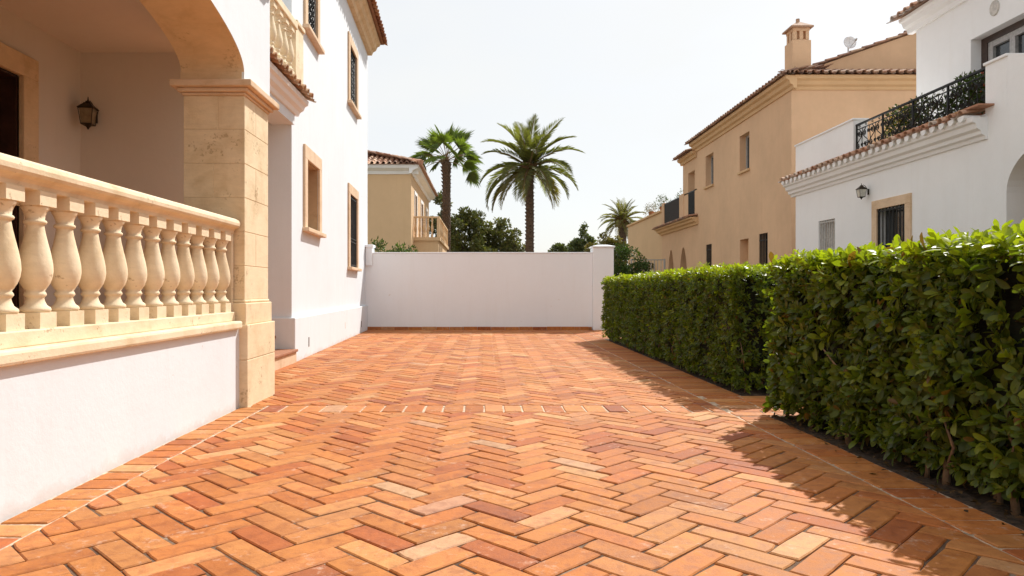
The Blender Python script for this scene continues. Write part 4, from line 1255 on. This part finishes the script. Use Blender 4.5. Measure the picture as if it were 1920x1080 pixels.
c = MB(); c.extr(OF, [(-.05, 6.16), (.04, 6.16), (.07, 6.26), (.16, 6.3), (.2, 6.39), (-.05, 6.39)], 27.52, 29.65); c.build('loggia_cornice', 'ochre_trim', oh)
rf = MB(); tile_field(rf, (7.86, 27.72, 6.41), (0, 1, 0), (0.95, 0, 0.31), 9, 6, 0.22, 0.38, opal); rf.quad((7.9, 27.7, 6.395), (7.9, 29.75, 6.395), (11, 29.75, 7.4), (11, 27.7, 7.4), (0.36, 0.2, 0.13))
rf.build('wing_roof', 'tile', oh, recalc=False)
rf = MB(); tile_field(rf, (7.85, 27.3, 3.81), (0, 1, 0), (0.97, 0, 0.22), 27, 1, 0.22, 0.34, opal)
rf.build('eave_tiles', 'tile', oh, recalc=False)
rr_ = MB()
for (a, b2) in ((27.55, 29.33), (30.02, 32.58)):
    rr_.fbox(OF, a, b2, -.06, -.02, 4.88, 4.93)
    rr_.fbox(OF, a, b2, -.05, -.03, 3.92, 3.95)
    k = a
    while k < b2: rr_.fbox(OF, k, k + .03, -.055, -.025, 3.8, 4.9); k += 0.09
rr_.build('terrace_railing', 'iron', oh)
b = MB(); b.box(8.25, 14, 33.02, 41.0, 0, 4.62); b.build('rear_wing', 'ochre_pale', oh)
b = MB(); b.box(8.18, 14.05, 33.0, 41.1, 4.62, 4.72); b.build('rear_coping', 'ochre_trim', oh, bevel=.01)
# satellite dish
sd = thing('satellite_dish', (10.75, 21.0, 7.85), 'small white satellite dish on the ochre roof slope beside the chimney', 'satellite dish')
b = MB(); prof = []
cx_, cy_, cz_ = 10.72, 20.9, 8.27
ringN = 18
vs = []; fs = []
for j in range(5):
    rr2 = 0.19 * j / 4
    for i in range(ringN):
        a = 2 * PI * i / ringN
        vs.append((cx_ + rr2 * math.cos(a), cy_ + 0.35 * rr2 * rr2 / 0.19 * -1 + .02 + .15 * rr2 * math.sin(a), cz_ + rr2 * math.sin(a)))
for j in range(4):
    for i in range(ringN):
        fs.append((j * ringN + i, j * ringN + (i + 1) % ringN, (j + 1) * ringN + (i + 1) % ringN, (j + 1) * ringN + i))
b.add(vs, fs); o = b.build('dish', 'dish', sd, smooth=True, recalc=False)
sm_ = o.modifiers.new('sol', 'SOLIDIFY'); sm_.thickness = 0.01
b = MB(); b.tube([(cx_, cy_ + .06, 7.72), (cx_, cy_ + .06, cz_ + .02), (cx_, cy_ + .03, cz_)], 0.018, 6); b.tube([(cx_, cy_ - .01, cz_ - .17), (cx_ + .05, cy_ - .28, cz_ - .02)], 0.009, 5); b.build('mast', 'iron_w', sd)
b = MB(); b.tube([(cx_ + .05, cy_ - .27, cz_ - .03), (cx_ + .05, cy_ - .33, cz_ + .02)], 0.028, 8); b.build('receiver', 'frame_g', sd)

# plants on the far terrace of the ochre house
potted(8.5, 34.0, 4.72, 0.75, 0.35, 'spiky potted plant on the far flat roof wing of the ochre house', (0.07, 0.10, 0.03), 420)
potted(8.5, 36.3, 4.72, 0.55, 0.38, 'round yellowish plant on the far flat roof wing nearest the small palm', (0.14, 0.12, 0.035), 420)
potted(8.9, 31.9, 3.8, 1.75, 0.4, 'tall loose plant behind the dark terrace railing of the ochre house', (0.06, 0.09, 0.03), 520)

# ================================================================== LEFT BACKGROUND HOUSE
lpal = [tuple(v * 1.35 for v in c_) for c_ in opal]
lh = thing('tan_house', (-8.0, 32.0, 0), 'tan house with hipped clay roof and small balcony beyond the white wall', 'house')
LFy = frame((-2.93, 28.0, 0), (-1, 0, 0), (0, -1, 0)); LFx = frame((-2.93, 28.0, 0), (0, 1, 0), (1, 0, 0))
w = MB()
w.panel(LFy, 0, 10, 0, 5.75)
dh = [(1.35, 2.25, 3.15, 4.95), (4.2, 5.2, 3.15, 4.95), (7.0, 7.7, 3.9, 4.9)]
w.panel(LFx, 0, 8.8, 0, 5.75, dh, 0.2)
w.panel(frame((-2.93, 36.8, 0), (-1, 0, 0), (0, 1, 0)), 0, 10, 0, 5.75)
w.build('wall', 'ochre_pale', lh, recalc=False)
for (a, b2, c1, d1) in dh:
    p = MB(); p.fbox(LFx, a, b2, -.21, -.195, c1, d1); o = p.build('door' if c1 < 3.5 else 'window', 'glass', lh)
    f = MB(); um = (a + b2) / 2
    for e0, e1 in ((a, a + .09), (um - .05, um + .05), (b2 - .09, b2)): f.fbox(LFx, e0, e1, -.194, -.15, c1, d1)
    f.fbox(LFx, a + .09, b2 - .09, -.194, -.152, d1 - .1, d1 - .002); f.build('frame', 'curtain', o)
    f = MB(); f.fbox(LFx, a - .12, a, -.02, .03, c1, d1); f.fbox(LFx, b2, b2 + .12, -.02, .03, c1, d1); f.fbox(LFx, a - .12, b2 + .12, -.02, .03, d1, d1 + .14); f.build('surround', 'white_r', o)
c = MB(); PR2 = [(-.05, 5.55), (.05, 5.55), (.09, 5.66), (.30, 5.76), (.33, 5.88), (-.05, 5.88)]
c.extr(LFx, PR2, -0.3, 9.1); c.extr(LFy, [(n_ - .003 if n_ > 0 else n_, z_ + .002) for n_, z_ in PR2], -0.28, 10)
c.build('cornice', 'white_r', lh)
rf = MB()
E0, E1 = Vector((-2.52, 27.6, 5.9)), Vector((-2.52, 37.2, 5.9))
tp = R(19)
tile_field(rf, (-2.52, 27.6, 5.91), (0, 1, 0), (-math.cos(tp), 0, math.sin(tp)), 43, 10, 0.225, 0.4, lpal)
tile_field(rf, (-12.4, 27.6, 5.91), (1, 0, 0), (0, math.cos(tp), math.sin(tp)), 44, 10, 0.225, 0.4, lpal)
# hipped body: trim the tiles by the real hip with a solid roof under them
rz = 5.9 + 4.6 * math.tan(tp)
rf.add([(-2.5, 27.58, 5.885), (-2.5, 37.2, 5.885), (-12.4, 37.2, 5.885), (-12.4, 27.58, 5.885), (-7.3, 32.4, rz - .02)], [(0, 1, 4), (1, 2, 4), (2, 3, 4), (3, 0, 4), (3, 2, 1, 0)], (0.36, 0.2, 0.13))
# keep only tile faces on their own side of the hip line
keepf = []; keepc = []
for f_, cl_ in zip(rf.f, rf.c):
    ct = sum((Vector(rf.v[i]) for i in f_), Vector()) / len(f_)
    ex = -2.52 - ct.x; ey = ct.y - 27.6
    zplane = 5.9 + min(ex, ey) * math.tan(tp)
    if ct.z > zplane + 0.24: continue
    if ex < -0.05 or ey < -0.05 and ct.x > -2.5: continue
    keepf.append(f_); keepc.append(cl_)
rf.f, rf.c = keepf, keepc
# hip ridge covers
for k in range(13):
    a = Vector((-2.50 - k * .36, 27.62 + k * .36, 5.95 + k * .36 * math.tan(tp))); b2 = Vector((-2.5 - (k + 1.1) * .36, 27.62 + (k + 1.1) * .36, 5.95 + (k + 1.1) * .36 * math.tan(tp)))
    rf.tube([a, b2], [.12, .095], 8, tuple(v * random.uniform(.8, 1.1) for v in random.choice(lpal)))
rf.build('roof', 'tile', lh, recalc=False)
b = MB(); b.box(-2.93, -1.92, 29.0, 35.5, 0, 3.0); b.box(-2.93, -1.84, 28.92, 35.58, 3.0, 3.14); b.build('balcony', 'ochre_pale', lh)
bo = MB(); bo.box(-2.93, -1.87, 28.97, 29.07, 3.93, 3.995); bo.box(-1.97, -1.87, 29.07, 35.5, 3.93, 3.993); bo.box(-1.98, -1.865, 28.965, 29.075, 3.141, 3.93)
bo.box(-1.98, -1.87, 32.1, 32.25, 3.141, 3.93); bo.box(-1.98, -1.87, 35.35, 35.5, 3.141, 3.93)
bao = bo.build('balcony_balustrade', 'ochre_pale', lh)
fb = baluster((-2.17, 29.02, 3.14), 0.72, 1.205, 10, bao, 'ochre_pale', .05)
for i in range(1, 5): dup(fb, bao, (-2.17 - .17 * i, 29.02, 3.14))
for i in range(12):
    y = 29.3 + i * 0.48
    if abs(y - 32.2) > .2: dup(fb, bao, (-1.93, y, 3.14))

# ================================================================== TREES
def crown_tree(name, x, y, h, blobs, n, leaf, col, label, cat='tree', tr=0.16, trunk_to=None, kind='quad', group=None, shell=0.35):
    t = thing(name, (x, y, 0), label, cat, group)
    s = MB()
    zt = trunk_to or min(b[2] for b in blobs)
    pts = [(x, y, -.05), (x + .05, y, zt * .4), (x - .06, y, zt * .75), (x, y, zt)]
    s.tube(pts, [tr * 1.4, tr, tr * .85, tr * .7], 8)
    for (bx_, by_, bz_, br_) in blobs:
        mid = ((x + bx_) / 2 + random.uniform(-.2, .2), (y + by_) / 2, (zt + bz_) / 2 + .1)
        s.tube([(x, y, zt * .8), mid, (bx_, by_, bz_)], [tr * .55, tr * .35, tr * .12], 6)
    s.build('trunk', 'bark', t, smooth=True)
    # several sub-clumps on each blob give an uneven outline with gaps
    cl = []
    for (bx_, by_, bz_, br_) in blobs:
        for q in range(12):
            d = Vector((random.gauss(0, 1), random.gauss(0, 1), random.gauss(0, 1))).normalized()
            k = random.uniform(.5, .95)
            cl.append((bx_ + d.x * br_ * k, by_ + d.y * br_ * k, bz_ + d.z * br_ * k * .8, br_ * random.uniform(.26, .42)))
    pz, dz, uz, sz, cz = leaf_ball(cl, n, leaf, col, 0.45, 0.8, 0.5, shell)
    leaf_mesh('crown', pz, dz, uz, sz, cz, kind, 'leaf_far', t, width=0.9)
    return t
PINE = (0.11, 0.12, 0.042)
G1 = 'dark pines beyond the boundary wall'; G2 = 'bushy trees beyond the boundary wall'; G3 = 'leafy shrubs close behind the boundary wall'
crown_tree('pine_tree', -1.2, 50, 6.9, [(-1.2, 50, 5.9, 1.05), (-0.5, 50.3, 5.2, 1.1), (-2.1, 49.5, 5.0, 1.1), (-1.1, 50, 4.0, 1.3), (-2.5, 50.4, 3.8, 1.2), (-0.3, 50, 3.4, 1.1), (-1.6, 50, 2.6, 1.3)], 12000, 0.22, PINE, 'dark pine tree with round clumps right of the fan palm trunk', tr=.2, trunk_to=2.4, group=G1)
crown_tree('pine_tree', 1.0, 52, 6.3, [(0.6, 52, 5.5, 1.1), (1.5, 52.4, 4.7, 1.1), (0.2, 51.6, 4.4, 1.1), (2.0, 52, 3.7, 1.0), (1.1, 51.5, 3.4, 1.2), (0.0, 52, 3.2, 1.0), (1.7, 52, 2.6, 1.1), (0.6, 52, 2.4, 1.1)], 12000, 0.22, (0.115, 0.12, 0.044), 'broad dark pine tree just left of the tall date palm trunk', tr=.22, trunk_to=2.4, group=G1)
crown_tree('pine_tree', -3.6, 54, 8.6, [(-3.35, 54, 7.8, 0.7), (-3.1, 54.2, 6.2, 0.8), (-4.0, 53.8, 5.8, 0.9), (-2.9, 54, 5.0, 1.0), (-3.4, 54, 4.0, 1.0)], 6000, 0.22, (0.115, 0.125, 0.05), 'tallest thin pine clump between the tan house and fan palm', tr=.18, trunk_to=3.6, group=G1)
crown_tree('cypress_tree', 7.0, 50, 5.9, [(7.0, 50, 5.45, 0.25), (6.85, 50.2, 4.95, 0.38), (7.2, 50, 4.5, 0.5), (6.6, 50, 4.3, 0.45), (6.4, 50, 3.9, 0.7), (7.3, 50, 3.8, 0.8), (7.0, 50, 3.0, 1.0), (6.0, 50, 3.0, 0.8), (7.9, 50, 3.0, 0.8)], 8000, 0.18, (0.10, 0.125, 0.05), 'pointed dark evergreen left of the white end post', tr=.14, trunk_to=2.4)
crown_tree('broadleaf_tree', 8.2, 46, 4.8, [(7.8, 46, 4.1, 0.6), (8.5, 46, 4.0, 0.65), (7.2, 46, 3.5, 0.7), (8.9, 46, 3.2, .8), (8.0, 46, 3.0, .8)], 5200, 0.17, (0.14, 0.125, 0.04), 'olive yellow bushy tree directly behind the white end post', tr=.13, trunk_to=2.2, group=G2)
crown_tree('broadleaf_tree', 5.4, 52, 4.5, [(5.3, 52, 4.0, 0.55), (6.0, 52, 3.6, 0.7), (4.9, 52.2, 3.4, .55), (5.6, 52, 3.0, .8)], 4600, 0.17, (0.10, 0.12, 0.04), 'low pale green bushy tree right of the date palm trunk', tr=.12, trunk_to=2.2, group=G2)
crown_tree('yucca_plant', 4.35, 44, 3.2, [(4.35, 44, 3.0, 0.22), (4.2, 44, 2.6, 0.26), (4.5, 44, 2.6, .25)], 700, 0.26, (0.08, 0.10, 0.05), 'thin spiky grey green plant topping the white wall', cat='plant', tr=.05, trunk_to=2.4, kind='small')
crown_tree('garden_shrub', 4.35, 24, 2.3, [(4.4, 24, 1.9, 0.6), (4.9, 24, 2.0, 0.6), (4.5, 24, 2.25, .42), (5.2, 24.3, 1.5, .55), (4.4, 23.8, 1.3, .6)], 4200, 0.10, (0.05, 0.085, 0.02), 'leafy garden shrub right of the white end post', cat='shrub', tr=.05, trunk_to=0.9, kind='small', group=G3)
crown_tree('garden_shrub', -4.1, 21.5, 2.4, [(-4.6, 21.5, 2.1, .55), (-3.9, 21.5, 2.1, .55), (-3.2, 21.5, 2.1, .5), (-2.5, 21.6, 1.95, .45), (-3.4, 21.4, 1.5, .6)], 4200, 0.10, (0.065, 0.11, 0.022), 'bright green shrub behind the white wall before the tan house', cat='shrub', tr=.05, trunk_to=0.9, kind='small', group=G3)
crown_tree('climbing_shrub', 8.0, 34.9, 2.6, [(8.0, 34.7, 2.1, .32), (7.95, 35.0, 1.6, .35), (8.0, 34.9, 1.1, .4)], 1500, 0.10, (0.05, 0.075, 0.02), 'dark climbing shrub against the far end of the ochre house', cat='shrub', tr=.03, trunk_to=1.5, kind='small')

# garden gate beyond the hedge
gt = thing('garden_gate', (6.9, 30.0, 0), 'grey metal garden gate between the shrub and the ochre house', 'gate')
b = MB(); b.box(6.15, 6.21, 29.96, 30.04, 0, 2.3); b.box(7.55, 7.61, 29.96, 30.04, 0, 2.3); b.box(6.21, 7.55, 29.97, 30.03, 2.24, 2.28); b.box(6.21, 7.55, 29.97, 30.03, 1.72, 1.76); b.build('gate_frame', 'frame_g', gt)
for k in range(9):
    b = MB(); b.box(6.3 + .14 * k, 6.322 + .14 * k, 29.985, 30.015, 1.76, 2.24); b.build('gate_bar', 'frame_g', gt)
b = MB(); b.box(6.211, 7.549, 29.99, 30.01, 0.05, 1.72); b.build('gate_panel', 'frame_b', gt)

def date_palm(x, y, zc, r, n_fr, label, trunk_r, lean=0.0, col=(0.055, 0.075, 0.022), nl=34, seed=0, sc=1.0):
    rg = random.Random(seed)
    t = thing('date_palm', (x, y, 0), label, 'palm tree', 'feathery date palms')
    s = MB(); path = []; rad = []
    nn = int(zc / 0.09)
    for i in range(nn + 1):
        f = i / nn
        path.append((x + lean * math.sin(f * PI * .8), y, f * (zc - 0.2)))
        rad.append(trunk_r * (1.12 - .16 * f + (0.30 * max(0, f - .9) / .1)) * (1.0 + .07 * (i % 2)) * rg.uniform(.96, 1.04))
    s.tube(path, rad, 12)
    # old leaf-base stubs up the trunk
    for i in range(2, nn):
        for k in range(5):
            a = k * 2 * PI / 5 + (i % 2) * .63 + rg.uniform(-.1, .1)
            px, py, pz = path[i]; rr = rad[i]
            s.tube([(px + rr * .85 * math.cos(a), py + rr * .85 * math.sin(a), pz - .02), (px + rr * 1.14 * math.cos(a), py + rr * 1.14 * math.sin(a), pz + .05)], [.05 * sc, .025 * sc], 4)
    s.build('trunk', 'palmbark', t)
    tx_, ty_, tz_ = path[-1]
    b = MB()
    b.lathe((tx_, ty_, tz_ - .35), [(trunk_r * 1.0, -.1), (trunk_r * 1.5, .15), (trunk_r * 1.7, .4), (trunk_r * 1.2, .6), (trunk_r * .4, .75)], 12)
    for k in range(46):
        a = rg.uniform(0, 2 * PI); h = rg.uniform(-.05, .5)
        b.tube([(tx_ + trunk_r * 1.2 * math.cos(a), ty_ + trunk_r * 1.2 * math.sin(a), tz_ - .35 + h), (tx_ + trunk_r * 2.2 * math.cos(a), ty_ + trunk_r * 2.2 * math.sin(a), tz_ - .1 + h * 1.2)], [.06 * sc, .03 * sc], 4)
    b.build('leaf_bases', 'palmboot', t)
    ra = MB(); P = []; D = []; U = []; S = []; C = []
    for i in range(n_fr):
        az = i * 2.39996 + rg.uniform(-.2, .2)
        f = (i + .5) / n_fr
        el0 = R(87 - 122 * f ** 0.92 + rg.uniform(-8, 8))
        L = r * (1.0 + .12 * rg.uniform(-1, 1)) * (0.86 + .2 * math.sin(f * PI))
        droop = R(22 + 58 * math.sin(min(1, f * 1.1) * PI * .72) + rg.uniform(-8, 14))
        K = 12; pts = []; tan = []
        pos = Vector((tx_, ty_, tz_ + .02)); el = el0
        hv = Vector((math.cos(az), math.sin(az), 0))
        for k in range(K + 1):
            pts.append(pos.copy()); d = hv * math.cos(el) + Vector((0, 0, math.sin(el))); tan.append(d)
            pos += d * (L / K); el -= droop / K * (0.5 + 1.0 * k / K)
        ra.tube(pts, [0.028 * sc * (1 - .8 * k / K) for k in range(K + 1)], 4)
        side = hv.cross(Vector((0, 0, 1))).normalized()
        base = np.array(col) * rg.uniform(.75, 1.3)
        if f > .86: base = base * np.array([1.25, 1.0, .9])
        for q in range(nl):
            tq = 0.10 + .90 * q / (nl - 1)
            kk = tq * K; k0 = min(int(kk), K - 1); fr_ = kk - k0
            p = pts[k0].lerp(pts[k0 + 1], fr_); td = tan[k0].lerp(tan[min(k0 + 1, K)], fr_).normalized()
            upv = side.cross(td).normalized()
            if upv.z < 0 and abs(el0) < 1.3: upv = -upv
            ll = r * .225 * (math.sin(PI * min(1, .18 + .82 * tq)) * .85 + .22)
            for sg in (-1, 1):
                dv = td * (.62 + .35 * tq) + side * sg * (.8 - .25 * tq) + upv * (.32 + rg.uniform(-.1, .12)) + Vector((0, 0, -.18))
                P.append(p); D.append(dv); U.append(upv + side * sg * -.35); S.append(ll * rg.uniform(.85, 1.15)); C.append(base * rg.uniform(.8, 1.2))
    ra.build('frond_ribs', 'stem', t, recalc=False)
    leaf_mesh('fronds', np.array(P), np.array(D), np.array(U), np.array(S), np.array(C), 'small', 'frond', t, width=0.17)
    return t
date_palm(2.08, 34, 7.0, 2.85, 34, 'tall feathery date palm rising alone behind the middle of the white wall', 0.175, 0.05, (0.135, 0.142, 0.05), nl=44, seed=3)
date_palm(11.6, 60, 6.95, 2.25, 46, 'small distant feathery palm beside the far end of the ochre house', 0.30, 0.0, (0.19, 0.18, 0.075), 26, 5, 1.2)

def fan_palm(x, y, zc, label, trunk_r=0.22, seed=1):
    rg = random.Random(seed)
    t = thing('fan_palm', (x, y, 0), label, 'palm tree')
    s = MB(); path = []; rad = []
    nn = int(zc / .1)
    for i in range(nn + 1):
        f = i / nn
        path.append((x + .12 * math.sin(f * 2.2), y, f * zc)); rad.append(trunk_r * (1.2 - .35 * f + .28 * max(0, f - .86) / .14) * (1 + .07 * (i % 2)) * rg.uniform(.95, 1.05))
    s.tube(path, rad, 12)
    for i in range(3, nn):
        for k in range(5):
            a = k * 2 * PI / 5 + (i % 2) * .6 + rg.uniform(-.15, .15); px, py, pz = path[i]; rr = rad[i]
            e = 1.28 if i > nn * .82 else 1.12
            s.tube([(px + rr * .85 * math.cos(a), py + rr * .85 * math.sin(a), pz - .02), (px + rr * e * math.cos(a), py + rr * e * math.sin(a), pz + .07)], [.055, .025], 4)
    s.build('trunk', 'palmbark', t)
    tx_, ty_, tz_ = path[-1]
    ra = MB(); P = []; D = []; U = []; S = []; C = []
    spec = []
    for i in range(24):
        f = (i + .5) / 24; spec.append((i * 2.39996 + .4, 88 - 72 * f ** .9 + rg.uniform(-7, 7), f * .85))
    spec += [(0.05, -4, .8), (PI - .1, 2, .8), (PI + .3, 26, .5), (-.3, 32, .5)]
    for (az, eld, f) in spec:
        el = R(eld); hv = Vector((math.cos(az), math.sin(az), 0)); side = hv.cross(Vector((0, 0, 1))).normalized()
        Lp = rg.uniform(1.0, 1.25) * (1.0 if f < .6 else 1.15)
        pts = []; pos = Vector((tx_, ty_, tz_)); e = el
        for k in range(6):
            pts.append(pos.copy()); d = hv * math.cos(e) + Vector((0, 0, math.sin(e))); pos += d * Lp / 5; e -= R(4 + 8 * f)
        ra.tube(pts, [.026, .022, .018, .016, .014, .012], 4)
        d = (pts[-1] - pts[-2]).normalized()
        roll = Matrix.Rotation(rg.uniform(-1.15, 1.15), 3, d)
        side = roll @ side; upv = side.cross(d).normalized()
        if upv.z < 0: upv = -upv
        base = np.array((0.13, 0.18, 0.042)) * rg.uniform(.7, 1.3)
        if f > .88: base = np.array((0.12, 0.135, 0.05))
        ns = 30; rl_ = rg.uniform(.95, 1.2)
        for q in range(ns):
            a = R(-78 + 156 * q / (ns - 1))
            dv = d * math.cos(a) + side * math.sin(a) + upv * (.10 * abs(math.sin(a)) - .05) + Vector((0, 0, -.05 - .25 * f))
            P.append(pts[-1]); D.append(dv); U.append(upv + side * .2 * (1 if q % 2 else -1)); S.append(rl_ * (1 - .42 * abs(a) / 1.4) * rg.uniform(.78, 1.12)); C.append(base * rg.uniform(.85, 1.15))
    ra.build('leaf_stalks', 'stem', t, recalc=False)
    leaf_mesh('fan_leaves', np.array(P), np.array(D), np.array(U), np.array(S), np.array(C), 'small', 'frond', t, width=0.17)
    return t
fan_palm(-2.2, 38, 7.85, 'fan palm with stiff round leaves behind the tan house balcony', 0.21)

# ================================================================== CAMERA, SUN, SKY
cam = bpy.data.cameras.new('camera'); co = bpy.data.objects.new('camera', cam); COL.objects.link(co)
co.location = (0, 0, 1.0); co.rotation_euler = (R(90), 0, 0)
cam.sensor_width = 36; cam.lens = 36 * 1330 / 1920
cam.shift_x = 50 / 1920; cam.shift_y = 3 / 1920
cam.clip_end = 2000; cam.clip_start = 0.05
scene.camera = co

sun_dir = Vector((0.57, 0.76, 1.0)).normalized()
sl = bpy.data.lights.new('sun', 'SUN'); so = bpy.data.objects.new('sun', sl); COL.objects.link(so)
sl.energy = 5.6; sl.angle = R(0.55); sl.color = (1.0, 0.97, 0.91)
so.rotation_euler = sun_dir.to_track_quat('Z', 'Y').to_euler(); so.location = (6, 8, 12)

wd = bpy.data.worlds.new('World'); scene.world = wd; wd.use_nodes = True
nt = wd.node_tree; N = nt.nodes; L = nt.links
bg = N['Background']
sky = N.new('ShaderNodeTexSky'); sky.sky_type = 'NISHITA'; sky.sun_disc = False
sky.sun_elevation = math.asin(sun_dir.z); sky.sun_rotation = math.atan2(sun_dir.x, sun_dir.y)
sky.air_density = 1.0; sky.dust_density = 2.2; sky.ozone_density = 1.2
# thin high haze
tc = N.new('ShaderNodeTexCoord')
nz = N.new('ShaderNodeTexNoise'); nz.inputs['Scale'].default_value = 2.2; nz.inputs['Detail'].default_value = 5
mp = N.new('ShaderNodeMapping'); mp.inputs['Scale'].default_value = (1, 1, 2.4)
L.new(tc.outputs['Generated'], mp.inputs['Vector']); L.new(mp.outputs['Vector'], nz.inputs['Vector'])
rp = ramp(nt, nz.outputs['Fac'], [(0.35, (0.74,) * 3), (0.65, (0.96,) * 3)])
mx = mixc(nt, rp.outputs['Color'], sky.outputs['Color'], (5.95, 6.03, 5.98))
L.new(mx, bg.inputs['Color'])
bg.inputs['Strength'].default_value = 0.158

scene.view_settings.view_transform = 'Standard'
scene.view_settings.look = 'None'
scene.view_settings.exposure = 0
scene.view_settings.gamma = 1
scene.cycles.max_bounces = 10
scene.cycles.diffuse_bounces = 6
scene.cycles.use_denoising = True
scene.cycles.sample_clamp_indirect = 6
